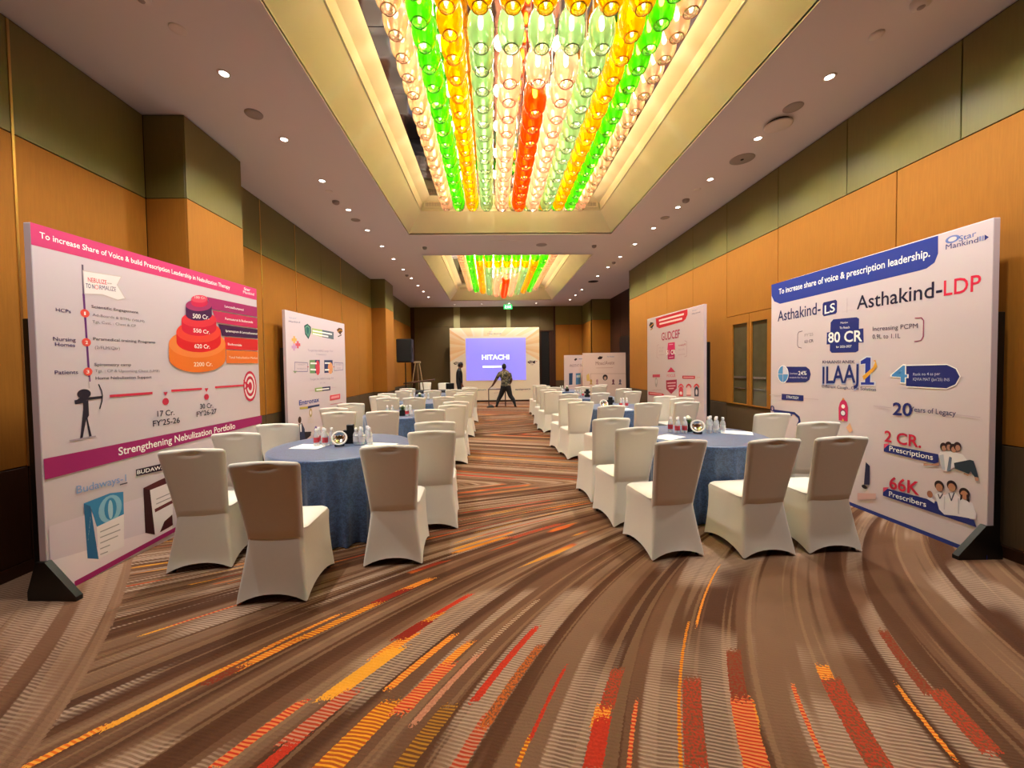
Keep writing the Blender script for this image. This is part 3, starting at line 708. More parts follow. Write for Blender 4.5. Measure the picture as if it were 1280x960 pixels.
def blackstand():
    r=empty('menu_stand'); bm=bmesh.new(); box(bm,-.06,.06,-.045,.045,0,.05); bmesh.ops.bevel(bm,geom=bm.edges[:],offset=.006,segments=2,affect='EDGES'); obj('base_box',bm,M_BLACK,r)
    obj('card_block',bbox_bev(-.035,.035,-.02,.02,.05,.19,.004),M_BLACK,r); obj('side_block',bbox_bev(-.07,.07,-.015,.015,.09,.135,.004),M_BLACK,r); return r
BS=blackstand()
def bowl():
    r=empty('tilted_bowl'); b=obj('dish',lathe([(0,.004),(.03,.008),(.05,.02),(.060,.034),(.062,.034),(.055,.016),(.034,0),(0,-.002)],28),M_SILV,r,True)
    b.rotation_euler=(R(62),0,0); b.location=(0,0,.068)
    obj('rim',lathe([(.056,.032),(.062,.040),(.070,.040),(.074,.034),(.066,.029),(.056,.032)],32),mat('white porcelain','F2F0EA',.3),b,True)
    obj('rubber_foot',bbox_bev(-.045,.045,-.01,.045,0,.022,.005),M_BLACK,r)
    return r
BW=bowl()
used=set()
def put(o,x,y,rz=0,z=.7605):
    if o.name in used: o=copy_tree(o)
    else: used.add(o.name)
    o.location=(x,y,z); o.rotation_euler=(0,0,rz); return o
def bott(tx,ty,pts,where,red=lambda i:i%2==0):
    n=len(pts); od=sorted(range(n),key=lambda i:pts[i][0]); WORD=['leftmost','second from left','third from left','fourth from left','fifth from left','rightmost']
    for i,(dx,dy) in enumerate(pts):
        r=od.index(i); wd='rightmost' if r==n-1 else WORD[r]; tag(put(B1 if red(i) else B2,tx+dx,ty+dy,i),('red-labelled' if red(i) else 'white-labelled')+' bottle, '+wd+', '+where,'bottle','water bottles '+where)
L1=[(-.28,-.02),(-.235,.04),(-.19,-.03),(-.15,.03),(-.30,.08)]; R1_=[(.105,-.01),(.13,.05),(.165,-.02),(.215,.04),(.245,-.03),(.18,.11)]
bott(-1.47,3.86,L1,'left of the bowl on nearest left table'); bott(-1.47,3.86,R1_,'right of the black stand on nearest left table',lambda i:False)
tag(put(BW,-1.51,3.80,.35),'shiny tilted metal bowl on the nearest left table','bowl'); tag(put(BS,-1.455,3.95,.1),'black card stand behind the bowl on nearest left table','stand')
bott(2.15,4.17,[(-.13,-.02),(-.09,.05),(-.05,-.02),(-.01,.05),(-.16,.08)],'left of the bowl on nearest right table',lambda i:i%2==0)
bott(2.15,4.17,[(.21,-.04),(.25,.04),(.29,-.03),(.34,.04),(.37,-.03),(.30,.09)],'right of the bowl on nearest right table',lambda i:False)
tag(put(BW,2.23,4.12,-.5),'shiny tilted metal bowl on the nearest right table','bowl')
tag(put(PL,2.20,4.27,.4),'black planter with drooping leaves on the nearest right table','plant')
tag(put(PL,-1.44,6.15,.2),'black pot of green leaves and cream flowers, second left table','plant')
bott(-1.47,6.1,[(-.19,.0),(-.12,.03)],'left of the flower pot on second left table',lambda i:False); bott(-1.47,6.1,[(.12,-.03),(.18,-.02),(.15,.05)],'right of the flower pot on second left table')
tag(put(PL,-1.70,9.0,.5),'black pot of cream flowers on the third left table','plant'); bott(-1.7,9.0,[(-.2,0),(-.13,.03),(.12,0),(.2,.02)],'around the pot on third left table',lambda i:False)
tag(put(BS,2.10,6.80,.3),'black card stand on the second right table','stand'); bott(2.25,6.8,[(.02,-.05),(.08,.0),(.13,-.04)],'on the second right table'); tag(put(BW,1.96,6.75,0),'small metal bowl on the second right table','bowl')
tag(put(BS,2.28,9.2,.0),'black card stand on the third right table','stand'); bott(2.05,9.2,[(0,0),(.07,.04),(.12,-.02),(-.05,.06)],'on the third right table')
tag(put(PL,2.2,11.3,.3),'black pot of pale flowers on the fourth right table','plant'); bott(2.1,11.25,[(-.1,0),(-.03,.05)],'on the fourth right table',lambda i:False)
def paper(x,y,rz,lb,w=.21,h=.297):
    bm=bmesh.new()
    for i in range(4): box(bm,-w/2+.001*i,w/2+.001*(i%2),-h/2,h/2-.001*i,i*.0008,i*.0008+.0006)
    o=obj('paper_pad',bm,M_PAPER,loc=(x,y,.7606)); o.rotation_euler=(0,0,rz); tag(o,lb,'paper','white papers on blue tables')
paper(-1.80,3.80,R(80),'white paper pad left of the bottles on nearest left table'); paper(-1.12,3.80,R(75),'white paper pad right of the bottles on nearest left table')
paper(-1.47,4.28,R(5),'white paper pad at the far side of nearest left table')
paper(2.66,4.12,R(60),'white paper pad right of the bottles on nearest right table'); paper(1.82,3.93,R(-55),'white paper pad left of the bottles on nearest right table')
paper(-1.02,6.05,R(80),'white paper pad on the second left table'); paper(2.25,6.52,R(2),'white paper pad on the second right table'); paper(2.0,11.35,0,'white paper pad on the fourth right table')
ART={
 'A':[
  ('p','D5417C',[(0,2.505),(2.175,2.505),(2.175,2.37),(0,2.36)]),
  ('t', 'FFFFFF', 'To increase Share of Voice & build Prescription Leadership in Nebulization Therapy', (0.047, 2.419), (1.741, 2.415), 0.041, 0.012),
  ('t', 'FFFFFF', 'Star', (1.96, 2.449), (2.068, 2.456), 0.032, 0.01),
  ('t', 'FFFFFF', 'Mankind', (1.946, 2.41), (2.13, 2.416), 0.032, 0.01),
  ('l','6A5A70',0.012,[(0.294,2.304),(0.293,2.092)]),
  ('l','6B2E7A',0.014,[(0.293,2.092),(0.306,1.454)]),
  ('l','B9AEBB',0.008,[(0.3,1.484),(0.302,1.403)]),
  ('p','CFC4C8',[(0.293,2.267),(0.576,2.288),(0.539,2.211),(0.601,2.111),(0.534,2.084),(0.421,2.107),(0.298,2.092)]),
  ('p','F5ECEF',[(0.299,2.26),(0.564,2.279),(0.53,2.209),(0.588,2.115),(0.535,2.093),(0.421,2.116),(0.301,2.099)]),
  ('t', 'D8344C', 'NEBULIZE', (0.325, 2.19), (0.456, 2.196), 0.033, 0.01),
  ('t', '3B2A6E', 'TO N', (0.31, 2.142), (0.367, 2.146), 0.033, 0.01),
  ('t', 'E88A92', 'O', (0.369, 2.144), (0.398, 2.147), 0.034, 0.01),
  ('t', '3B2A6E', 'RMALIZE', (0.403, 2.148), (0.522, 2.156), 0.034, 0.01),
  ('t', '777777', 'now', (0.461, 2.202), (0.493, 2.205), 0.014, 0.0),
  ('t', '3B2260', 'HCPs', (0.117, 1.943), (0.207, 1.941), 0.024, 0.01),
  ('e','E8564C',(0.296,1.953),0.03,0.03,0,360),
  ('t', 'FFFFFF', '1', (0.29, 1.94), (0.301, 1.94), 0.025, 0.01),
  ('t', '4B4048', 'Scientific Engagement', (0.341, 2.001), (0.696, 2.005), 0.021, 0.008),
  ('t', '8B8088', 'Ad-Boards & BTMs (VSLM)', (0.345, 1.941), (0.745, 1.936), 0.02, 0.0),
  ('t', '8B8088', 'Tgt. Cust. : Chest & CP', (0.343, 1.889), (0.671, 1.891), 0.02, 0.0),
  ('t', '3B2260', 'Nursing', (0.094, 1.74), (0.229, 1.741), 0.026, 0.01),
  ('t', '3B2260', 'Homes', (0.104, 1.704), (0.223, 1.703), 0.025, 0.01),
  ('e','E8564C',(0.297,1.741),0.03,0.03,0,360),
  ('t', 'FFFFFF', '2', (0.289, 1.728), (0.307, 1.729), 0.023, 0.01),
  ('t', '4B4048', 'Paramedical training Programs', (0.343, 1.76), (0.836, 1.764), 0.022, 0.008),
  ('t', '8B8088', '(2/FLM/Qtr)', (0.352, 1.695), (0.533, 1.696), 0.023, 0.0),
  ('t', '3B2260', 'Patients', (0.094, 1.509), (0.234, 1.51), 0.027, 0.01),
  ('e','E8564C',(0.298,1.525),0.03,0.03,0,360),
  ('t', 'FFFFFF', '3', (0.289, 1.513), (0.307, 1.513), 0.023, 0.01),
  ('t', '4B4048', 'Spirometry camp', (0.344, 1.567), (0.617, 1.567), 0.022, 0.008),
  ('t', '8B8088', 'Tgt. : CP & Upcoming Chest (UMB)', (0.345, 1.52), (0.866, 1.513), 0.022, 0.0),
  ('t', '4B4048', 'Home Nebulization Support', (0.347, 1.465), (0.789, 1.461), 0.022, 0.008),
  ('p','2A2233',[(0.256,1.315),(0.292,1.315),(0.292,1.203),(0.281,1.184),(0.303,1.048),(0.317,1.04),(0.288,1.042),(0.272,1.176),(0.245,1.047),(0.223,1.037),(0.229,1.05),(0.25,1.204),(0.256,1.252)]),
  ('e','2A2233',(0.266,1.363),0.045,0.035,0,360),
  ('e','2A2233',(0.27,1.339),0.014,0.03,0,360),
  ('l','2A2233',0.03,[(0.212,1.308),(0.267,1.313)]),
  ('l','2A2233',0.02,[(0.212,1.308),(0.242,1.327),(0.278,1.326),(0.381,1.329)]),
  ('l','2A2233',0.008,[(0.366,1.427),(0.384,1.38),(0.389,1.339),(0.383,1.298),(0.366,1.244)]),
  ('l','A89AAA',0.01,[(0.163,1.039),(0.328,1.041)]),
  ('l','D4344E',0.02,[(0.446,1.333),(0.786,1.333)]),
  ('l','D4344E',0.02,[(0.977,1.341),(1.309,1.339)]),
  ('l','D4344E',0.02,[(1.485,1.345),(1.981,1.345)]),
  ('e','D4344E',(0.912,1.248),0.032,0.032,0,360),
  ('p','D4344E',[(0.892,1.333),(0.936,1.333),(0.914,1.298)]),
  ('e','D4344E',(1.367,1.254),0.03,0.03,0,360),
  ('p','D4344E',[(1.344,1.341),(1.395,1.342),(1.369,1.303)]),
  ('e','C8284A',(2.008,1.329),0.11159999999999999,0.18,0,360),
  ('e','F1E6EC',(2.008,1.329),0.093,0.15,0,360),
  ('e','C8284A',(2.008,1.329),0.0744,0.12,0,360),
  ('e','F1E6EC',(2.008,1.329),0.052700000000000004,0.085,0,360),
  ('e','C8284A',(2.008,1.329),0.031,0.05,0,360),
  ('p','C8284A',[(1.889,1.414),(2.008,1.334),(1.9,1.284),(1.94,1.338)]),
  ('t', '1E1830', '17 Cr.', (0.827, 1.123), (0.995, 1.117), 0.05, 0.01),
  ('t', '1E1830', "FY'25-26", (0.783, 1.042), (1.048, 1.038), 0.051, 0.01),
  ('t', '1E1830', '30 Cr.', (1.283, 1.141), (1.446, 1.136), 0.049, 0.01),
  ('t', '1E1830', "FY'26-27", (1.238, 1.067), (1.49, 1.072), 0.05, 0.01),
  ('p','A3246E',[(0.008,0.947),(2.196,0.96),(2.195,0.864),(0.01,0.806)]),
  ('t', 'FFFFFF', 'Strengthening Nebulization Portfolio', (0.487, 0.859), (1.746, 0.871), 0.062, 0.014),
  ('p','DDD0E0',[(0.02,0.487),(0.94,0.457),(0.929,0.118),(0.017,0.252)]),
  ('p','EFE3EF',[(0.017,0.252),(0.929,0.118),(0.927,0.044),(0.135,0.018)]),
  ('t', '86AADC', 'Budaways-1', (0.189, 0.653), (0.539, 0.64), 0.056, 0.006),
  ('l','55505A',0.01,[(0.49,0.625),(0.544,0.623)]),
  ('p','2E1A2E',[(0.618,0.711),(0.947,0.697),(0.952,0.632),(0.62,0.657)]),
  ('t', 'FFFFFF', 'BUDAWAYS', (0.628, 0.668), (0.939, 0.648), 0.033, 0.01),
  ('p','2F6C9C',[(0.23,0.568),(0.273,0.531),(0.312,0.116),(0.239,0.159)]),
  ('p','3E8EC4',[(0.23,0.568),(0.411,0.583),(0.511,0.562),(0.508,0.378),(0.309,0.363),(0.273,0.531)]),
  ('e','8CC4E2',(0.41,0.462),0.085,0.105,0,360),
  ('e','3E8EC4',(0.41,0.462),0.045,0.085,0,360),
  ('e','A9D4EA',(0.41,0.455),0.018,0.075,0,360),
  ('p','F3EDF3',[(0.309,0.363),(0.508,0.382),(0.499,0.126),(0.312,0.116)]),
  ('l','A9A5AE',0.008,[(0.332,0.314),(0.467,0.318)]),
  ('l','A9A5AE',0.008,[(0.33,0.272),(0.474,0.27)]),
  ('l','A9A5AE',0.008,[(0.329,0.23),(0.454,0.23)]),
  ('l','A9A5AE',0.008,[(0.327,0.187),(0.393,0.185)]),
  ('l','A9A5AE',0.008,[(0.326,0.145),(0.375,0.142)]),
  ('t', 'DCE8F2', 'reep', (0.247, 0.286), (0.27, 0.449), 0.017, 0.0),
  ('p','3A1519',[(0.674,0.539),(0.731,0.503),(0.76,0.104),(0.675,0.156)]),
  ('p','5A2428',[(0.674,0.539),(0.809,0.561),(0.948,0.578),(0.946,0.498),(0.731,0.503)]),
  ('p','EFE8EE',[(0.731,0.503),(0.946,0.515),(0.934,0.116),(0.76,0.104)]),
  ('l','6A2A30',0.03,[(0.775,0.311),(0.936,0.33)]),
  ('l','9A95A0',0.008,[(0.787,0.405),(0.939,0.415)]),
  ('l','9A95A0',0.008,[(0.785,0.364),(0.937,0.373)]),
  ('p','4A181E',[(0.805,0.104),(0.852,0.183),(0.932,0.214),(0.934,0.116)]),
  ('l','A3246E',0.04,[(0.161,0.019),(2.184,0.138)]),
  ('p','A8306F',[(1.412,2.274),(2.17,2.283),(2.168,2.166),(1.479,2.156)]),
  ('p','C92F62',[(1.478,2.145),(2.168,2.15),(2.166,2.026),(1.533,2.027)]),
  ('p','46214F',[(1.548,2.012),(2.166,2.013),(2.164,1.902),(1.598,1.891)]),
  ('p','DC2F33',[(1.628,1.882),(2.164,1.889),(2.162,1.755),(1.641,1.749)]),
  ('p','EE7832',[(1.648,1.74),(2.162,1.745),(2.16,1.6),(1.645,1.597)]),
  ('t', 'FFFFFF', 'Levosalbutamol', (1.651, 2.204), (1.937, 2.206), 0.025, 0.01),
  ('t', 'FFFFFF', 'Formoterol & Budesonide', (1.651, 2.069), (2.089, 2.079), 0.026, 0.01),
  ('t', 'FFFFFF', 'Ipratropium & Levosalbutamol', (1.653, 1.939), (2.157, 1.947), 0.025, 0.01),
  ('t', 'FFFFFF', 'Budesonide', (1.678, 1.796), (1.889, 1.794), 0.025, 0.01),
  ('t', 'FFE9D8', 'Total Nebulization Market', (1.686, 1.651), (2.152, 1.653), 0.026, 0.0),
  ('p','F07A2C',[(1.638,1.65),(1.63,1.62),(1.606,1.592),(1.569,1.566),(1.52,1.543),(1.462,1.525),(1.399,1.513),(1.332,1.506),(1.265,1.504),(1.2,1.508),(1.14,1.517),(1.087,1.53),(1.042,1.547),(1.006,1.567),(0.979,1.589),(0.964,1.613),(0.959,1.638),(0.963,1.77),(0.97,1.795),(0.987,1.82),(1.014,1.844),(1.051,1.866),(1.097,1.886),(1.151,1.903),(1.212,1.916),(1.276,1.925),(1.343,1.928),(1.409,1.926),(1.472,1.919),(1.529,1.905),(1.577,1.887),(1.612,1.863),(1.635,1.837),(1.642,1.808)]),
  ('p','F58A45',[(1.642,1.808),(1.633,1.778),(1.61,1.748),(1.573,1.721),(1.524,1.697),(1.466,1.677),(1.402,1.662),(1.336,1.653),(1.269,1.649),(1.204,1.65),(1.144,1.656),(1.091,1.667),(1.046,1.682),(1.01,1.701),(0.984,1.722),(0.968,1.745),(0.963,1.77),(0.97,1.795),(0.987,1.82),(1.014,1.844),(1.051,1.866),(1.097,1.886),(1.151,1.903),(1.212,1.916),(1.276,1.925),(1.343,1.928),(1.409,1.926),(1.472,1.919),(1.529,1.905),(1.577,1.887),(1.612,1.863),(1.635,1.837)]),
  ('p','E2222C',[(1.581,1.827),(1.574,1.804),(1.556,1.782),(1.528,1.761),(1.49,1.742),(1.445,1.727),(1.395,1.714),(1.343,1.706),(1.29,1.703),(1.238,1.703),(1.19,1.707),(1.147,1.715),(1.11,1.726),(1.08,1.74),(1.059,1.757),(1.046,1.775),(1.042,1.794),(1.045,1.884),(1.05,1.903),(1.064,1.923),(1.086,1.943),(1.117,1.961),(1.154,1.978),(1.198,1.992),(1.246,2.004),(1.298,2.012),(1.351,2.016),(1.403,2.015),(1.452,2.011),(1.496,2.002),(1.533,1.989),(1.561,1.972),(1.578,1.952),(1.583,1.93)]),
  ('p','EE4A3C',[(1.583,1.93),(1.577,1.907),(1.559,1.885),(1.53,1.863),(1.493,1.843),(1.448,1.827),(1.398,1.813),(1.345,1.804),(1.292,1.799),(1.241,1.798),(1.193,1.801),(1.149,1.808),(1.113,1.818),(1.083,1.831),(1.062,1.847),(1.049,1.865),(1.045,1.884),(1.05,1.903),(1.064,1.923),(1.086,1.943),(1.117,1.961),(1.154,1.978),(1.198,1.992),(1.246,2.004),(1.298,2.012),(1.351,2.016),(1.403,2.015),(1.452,2.011),(1.496,2.002),(1.533,1.989),(1.561,1.972),(1.578,1.952)]),
  ('p','D82040',[(1.525,1.965),(1.52,1.948),(1.506,1.932),(1.484,1.916),(1.456,1.902),(1.421,1.889),(1.383,1.879),(1.342,1.871),(1.301,1.866),(1.26,1.865),(1.222,1.866),(1.188,1.87),(1.158,1.877),(1.135,1.886),(1.117,1.897),(1.107,1.91),(1.104,1.924),(1.106,2.005),(1.11,2.019),(1.121,2.034),(1.139,2.049),(1.164,2.063),(1.194,2.077),(1.228,2.088),(1.266,2.098),(1.307,2.105),(1.348,2.109),(1.389,2.11),(1.427,2.108),(1.46,2.103),(1.489,2.094),(1.51,2.083),(1.523,2.07),(1.527,2.055)]),
  ('p','E63A4A',[(1.527,2.055),(1.522,2.038),(1.508,2.022),(1.486,2.005),(1.458,1.99),(1.423,1.977),(1.385,1.966),(1.344,1.957),(1.303,1.952),(1.262,1.949),(1.224,1.95),(1.19,1.953),(1.161,1.959),(1.137,1.968),(1.12,1.978),(1.109,1.991),(1.106,2.005),(1.11,2.019),(1.121,2.034),(1.139,2.049),(1.164,2.063),(1.194,2.077),(1.228,2.088),(1.266,2.098),(1.307,2.105),(1.348,2.109),(1.389,2.11),(1.427,2.108),(1.46,2.103),(1.489,2.094),(1.51,2.083),(1.523,2.07)]),
  ('p','4E1F52',[(1.47,2.098),(1.467,2.085),(1.457,2.073),(1.441,2.06),(1.42,2.049),(1.394,2.038),(1.366,2.029),(1.336,2.022),(1.305,2.018),(1.274,2.015),(1.245,2.015),(1.219,2.017),(1.197,2.022),(1.179,2.028),(1.166,2.036),(1.158,2.046),(1.155,2.056),(1.158,2.148),(1.161,2.159),(1.169,2.171),(1.183,2.183),(1.202,2.195),(1.225,2.205),(1.251,2.215),(1.28,2.223),(1.31,2.23),(1.341,2.234),(1.371,2.236),(1.399,2.235),(1.424,2.232),(1.445,2.226),(1.46,2.218),(1.47,2.208),(1.473,2.197)]),
  ('p','A8386F',[(1.473,2.197),(1.469,2.185),(1.459,2.172),(1.443,2.159),(1.422,2.147),(1.397,2.136),(1.368,2.126),(1.338,2.119),(1.307,2.113),(1.277,2.11),(1.248,2.109),(1.222,2.111),(1.2,2.115),(1.181,2.12),(1.168,2.128),(1.16,2.137),(1.158,2.148),(1.161,2.159),(1.169,2.171),(1.183,2.183),(1.202,2.195),(1.225,2.205),(1.251,2.215),(1.28,2.223),(1.31,2.23),(1.341,2.234),(1.371,2.236),(1.399,2.235),(1.424,2.232),(1.445,2.226),(1.46,2.218),(1.47,2.208)]),
  ('p','D42B56',[(1.42,2.208),(1.417,2.2),(1.411,2.192),(1.402,2.184),(1.389,2.176),(1.373,2.169),(1.356,2.162),(1.337,2.157),(1.317,2.154),(1.298,2.152),(1.28,2.151),(1.263,2.152),(1.249,2.154),(1.237,2.158),(1.229,2.163),(1.224,2.169),(1.222,2.176),(1.223,2.22),(1.225,2.227),(1.231,2.235),(1.24,2.243),(1.252,2.251),(1.266,2.258),(1.283,2.265),(1.301,2.27),(1.321,2.275),(1.34,2.277),(1.359,2.279),(1.376,2.278),(1.391,2.276),(1.404,2.273),(1.413,2.267),(1.419,2.261),(1.421,2.254)]),
  ('p','E84C6A',[(1.421,2.254),(1.419,2.246),(1.413,2.238),(1.403,2.229),(1.39,2.221),(1.374,2.214),(1.357,2.207),(1.338,2.202),(1.319,2.198),(1.299,2.196),(1.281,2.195),(1.265,2.196),(1.25,2.198),(1.239,2.202),(1.23,2.207),(1.225,2.213),(1.223,2.22),(1.225,2.227),(1.231,2.235),(1.24,2.243),(1.252,2.251),(1.266,2.258),(1.283,2.265),(1.301,2.27),(1.321,2.275),(1.34,2.277),(1.359,2.279),(1.376,2.278),(1.391,2.276),(1.404,2.273),(1.413,2.267),(1.419,2.261)]),
  ('t', 'FFD9DE', '100 Cr.', (1.263, 2.232), (1.397, 2.248), 0.023, 0.008),
  ('t', 'FFFFFF', '500 Cr.', (1.232, 2.035), (1.431, 2.046), 0.044, 0.014),
  ('t', 'FFFFFF', '550 Cr.', (1.233, 1.898), (1.433, 1.897), 0.038, 0.012),
  ('t', 'FFFFFF', '620 Cr.', (1.239, 1.743), (1.429, 1.747), 0.04, 0.012),
  ('t', 'FFE9D8', '2200 Cr.', (1.224, 1.563), (1.453, 1.567), 0.041, 0.012),
 ],
 'D':[
  ('p','2B3E9B',[(-0.0,2.575),(1.995,2.565),(1.997,2.416),(1.972,2.348),(1.911,2.313),(1.847,2.309),(0.164,2.293),(0.054,2.344),(0.005,2.428)]),
  ('t', 'FFFFFF', 'To increase share of voice & prescription leadership.', (0.141, 2.421), (1.936, 2.409), 0.071, 0.012),
  ('e','6F86C8',(2.098,2.502),0.05,0.03,0,360),
  ('e','E6D8DE',(2.098,2.502),0.03,0.018,0,360),
  ('t', '5B6FB8', 'Star', (2.142, 2.467), (2.255, 2.476), 0.043, 0.006),
  ('t', '2B2F7E', 'Mankind', (2.052, 2.431), (2.268, 2.423), 0.042, 0.008),
  ('p','8A94C8',[(2.273,2.464),(2.287,2.463),(2.287,2.428),(2.273,2.429)]),
  ('p','8A94C8',[(2.292,2.463),(2.302,2.463),(2.302,2.425),(2.292,2.425)]),
  ('p','2B2F7E',[(2.307,2.467),(2.333,2.44),(2.307,2.422)]),
  ('t', '1F2560', 'Asthakind-', (0.124, 2.066), (0.811, 2.076), 0.138, 0.008),
  ('p','232C78',[(0.854,2.197),(1.01,2.201),(1.028,2.181),(1.027,2.063),(1.011,2.048),(0.857,2.04),(0.838,2.063),(0.84,2.181)]),
  ('t', 'FFFFFF', 'LS', (0.866, 2.064), (1.002, 2.076), 0.095, 0.014),
  ('l','C9BAC4',0.008,[(1.151,2.193),(1.15,2.041)]),
  ('t', '1E1A3C', 'Asthakind-', (1.262, 2.058), (2.033, 2.054), 0.136, 0.008),
  ('t', 'E4284C', 'LDP', (2.044, 2.055), (2.292, 2.051), 0.125, 0.008),
  ('l','6A5A70',0.008,[(0.545,1.901),(0.488,1.894),(0.472,1.866),(0.47,1.735),(0.486,1.707),(0.536,1.694)]),
  ('t', 'A89CA8', "FY'25", (0.581, 1.83), (0.709, 1.832), 0.036, 0.0),
  ('t', '5A5068', '63 CR', (0.58, 1.753), (0.714, 1.756), 0.036, 0.004),
  ('p','25307F',[(0.983,1.99),(1.262,1.978),(1.29,1.96),(1.288,1.632),(1.259,1.617),(0.966,1.622),(0.941,1.647),(0.949,1.959)]),
  ('p','25307F',[(0.901,1.852),(1.339,1.856),(1.343,1.714),(0.899,1.717)]),
  ('t', 'FFFFFF', '80 CR', (0.918, 1.738), (1.328, 1.728), 0.112, 0.02),
  ('t', 'FFFFFF', 'To Reach', (1.064, 1.876), (1.184, 1.872), 0.024, 0.004),
  ('t', 'FFFFFF', 'for 2026-2027', (1.023, 1.672), (1.209, 1.671), 0.024, 0.004),
  ('t', 'FFFFFF', 'Mission', (1.075, 1.931), (1.161, 1.928), 0.02, 0.004),
  ('t', '4A3F5C', 'Increasing PCPM', (1.437, 1.819), (1.849, 1.808), 0.043, 0.004),
  ('t', '4A3F5C', '0.9L to 1.1L', (1.437, 1.742), (1.702, 1.731), 0.043, 0.004),
  ('l','A0406A',0.008,[(1.826,1.898),(1.878,1.895),(1.895,1.869),(1.895,1.73),(1.877,1.696),(1.825,1.691)]),
  ('p','232C78',[(0.276,1.467),(0.607,1.466),(0.66,1.435),(0.68,1.378),(0.659,1.311),(0.604,1.28),(0.272,1.262)]),
  ('e','FFFFFF',(0.228,1.37),0.098,0.115,0,360),
  ('e','5C9FD8',(0.228,1.37),0.09,0.105,90,360),
  ('e','D9DCEB',(0.228,1.37),0.09,0.105,0,90),
  ('l','E8DDE4',0.006,[(0.23,1.475),(0.227,1.266)]),
  ('l','E8DDE4',0.006,[(0.131,1.369),(0.316,1.372)]),
  ('t', 'FFFFFF', '24%', (0.487, 1.363), (0.618, 1.368), 0.049, 0.01),
  ('t', 'D8D8EE', 'Contribution', (0.343, 1.372), (0.481, 1.372), 0.021, 0.0),
  ('t', 'D8D8EE', 'towards the Market', (0.342, 1.321), (0.629, 1.325), 0.021, 0.0),
  ('t', '3A3460', 'KHAANSI ANEK', (0.846, 1.505), (1.249, 1.501), 0.034, 0.006),
  ('t', 'A8B4D8', 'ILAAJ', (0.843, 1.266), (1.298, 1.295), 0.207, 0.025),
  ('t', '1D2C74', 'ILAAJ', (0.849, 1.276), (1.294, 1.307), 0.188, 0.016),
  ('p','D8DCEC',[(1.302,1.533),(1.38,1.576),(1.433,1.57),(1.432,1.32),(1.476,1.322),(1.476,1.278),(1.309,1.27),(1.309,1.316),(1.352,1.317),(1.354,1.487),(1.306,1.479)]),
  ('p','2438A0',[(1.315,1.524),(1.38,1.561),(1.421,1.558),(1.419,1.312),(1.46,1.313),(1.46,1.289),(1.32,1.283),(1.32,1.308),(1.365,1.309),(1.366,1.499),(1.315,1.492)]),
  ('p','E8A838',[(1.336,1.369),(1.445,1.461),(1.469,1.514),(1.445,1.526),(1.47,1.534),(1.489,1.471),(1.457,1.427),(1.352,1.329)]),
  ('t', '3A3460', 'Different Cough...One Solution', (0.843, 1.23), (1.48, 1.228), 0.032, 0.004),
  ('p','FFFFFF',[(1.761,1.484),(2.078,1.49),(2.146,1.455),(2.175,1.389),(2.145,1.317),(2.078,1.281),(1.76,1.281)]),
  ('p','232C78',[(1.761,1.475),(2.078,1.482),(2.14,1.449),(2.168,1.388),(2.14,1.325),(2.078,1.289),(1.76,1.29)]),
  ('t', 'FFFFFF', '4', (1.618, 1.323), (1.781, 1.318), 0.166, 0.03),
  ('t', '4F97DA', '4', (1.631, 1.331), (1.769, 1.325), 0.15, 0.016),
  ('t', 'C8CCE8', 'Rank no 4 as per', (1.819, 1.388), (2.031, 1.397), 0.025, 0.004),
  ('t', 'C8CCE8', "IQVIA MAT (Jan'25) INS", (1.819, 1.345), (2.099, 1.349), 0.025, 0.004),
  ('p','232C78',[(0.209,1.112),(0.575,1.117),(0.574,1.048),(0.208,1.035)]),
  ('t', 'FFFFFF', 'STRATEGY', (0.292, 1.061), (0.5, 1.062), 0.033, 0.006),
  ('l','C4B4C0',0.006,[(-0.013,1.083),(0.209,1.087)]),
  ('l','C4B4C0',0.006,[(0.575,1.081),(0.794,1.087)]),
  ('t', '232C78', '0', (-0.001, 0.863), (0.075, 0.863), 0.075, 0.014),
  ('l','232C78',0.03,[(0.055,0.875),(0.43,0.881),(0.503,0.841),(0.516,0.791),(0.482,0.736)]),
  ('p','5A5A90',[(0.063,0.862),(0.395,0.863),(0.395,0.842),(0.078,0.819)]),
  ('p','DA2F66',[(1.068,0.883),(1.064,1.019),(1.08,1.077),(1.106,1.109),(1.138,1.111),(1.162,1.085),(1.177,1.031),(1.173,0.886)]),
  ('p','E89040',[(1.101,1.106),(1.118,1.137),(1.14,1.109)]),
  ('e','FFFFFF',(1.12,1.04),0.022,0.022,0,360),
  ('e','6A2050',(1.119,0.968),0.036,0.036,0,360),
  ('e','FFFFFF',(1.119,0.968),0.026,0.026,0,360),
  ('p','E8B890',[(1.158,0.817),(1.202,0.875),(1.237,0.797),(1.201,0.769)]),
  ('p','F0C070',[(1.103,0.876),(1.119,0.912),(1.133,0.88)]),
  ('t', '232C78', '20', (1.645, 1.017), (1.816, 1.027), 0.114, 0.02),
  ('t', '2E2A60', 'Years of Legacy', (1.799, 1.066), (2.148, 1.069), 0.045, 0.006),
  ('l','C4B4C0',0.006,[(1.461,1.081),(1.632,1.079)]),
  ('l','C4B4C0',0.006,[(2.155,1.08),(2.307,1.078)]),
  ('t', 'CE2444', '2 CR.', (1.571, 0.752), (1.896, 0.756), 0.104, 0.02),
  ('p','26307C',[(1.567,0.725),(2.03,0.73),(2.03,0.644),(1.567,0.651)]),
  ('p','E85070',[(1.567,0.725),(1.62,0.738),(1.571,0.68)]),
  ('t', 'FFFFFF', 'Prescriptions', (1.62, 0.67), (1.989, 0.671), 0.048, 0.006),
  ('t', 'CE2444', '66K', (1.624, 0.312), (1.888, 0.335), 0.115, 0.02),
  ('p','26307C',[(1.565,0.301),(2.022,0.327),(2.249,0.276),(2.301,0.222),(1.564,0.222)]),
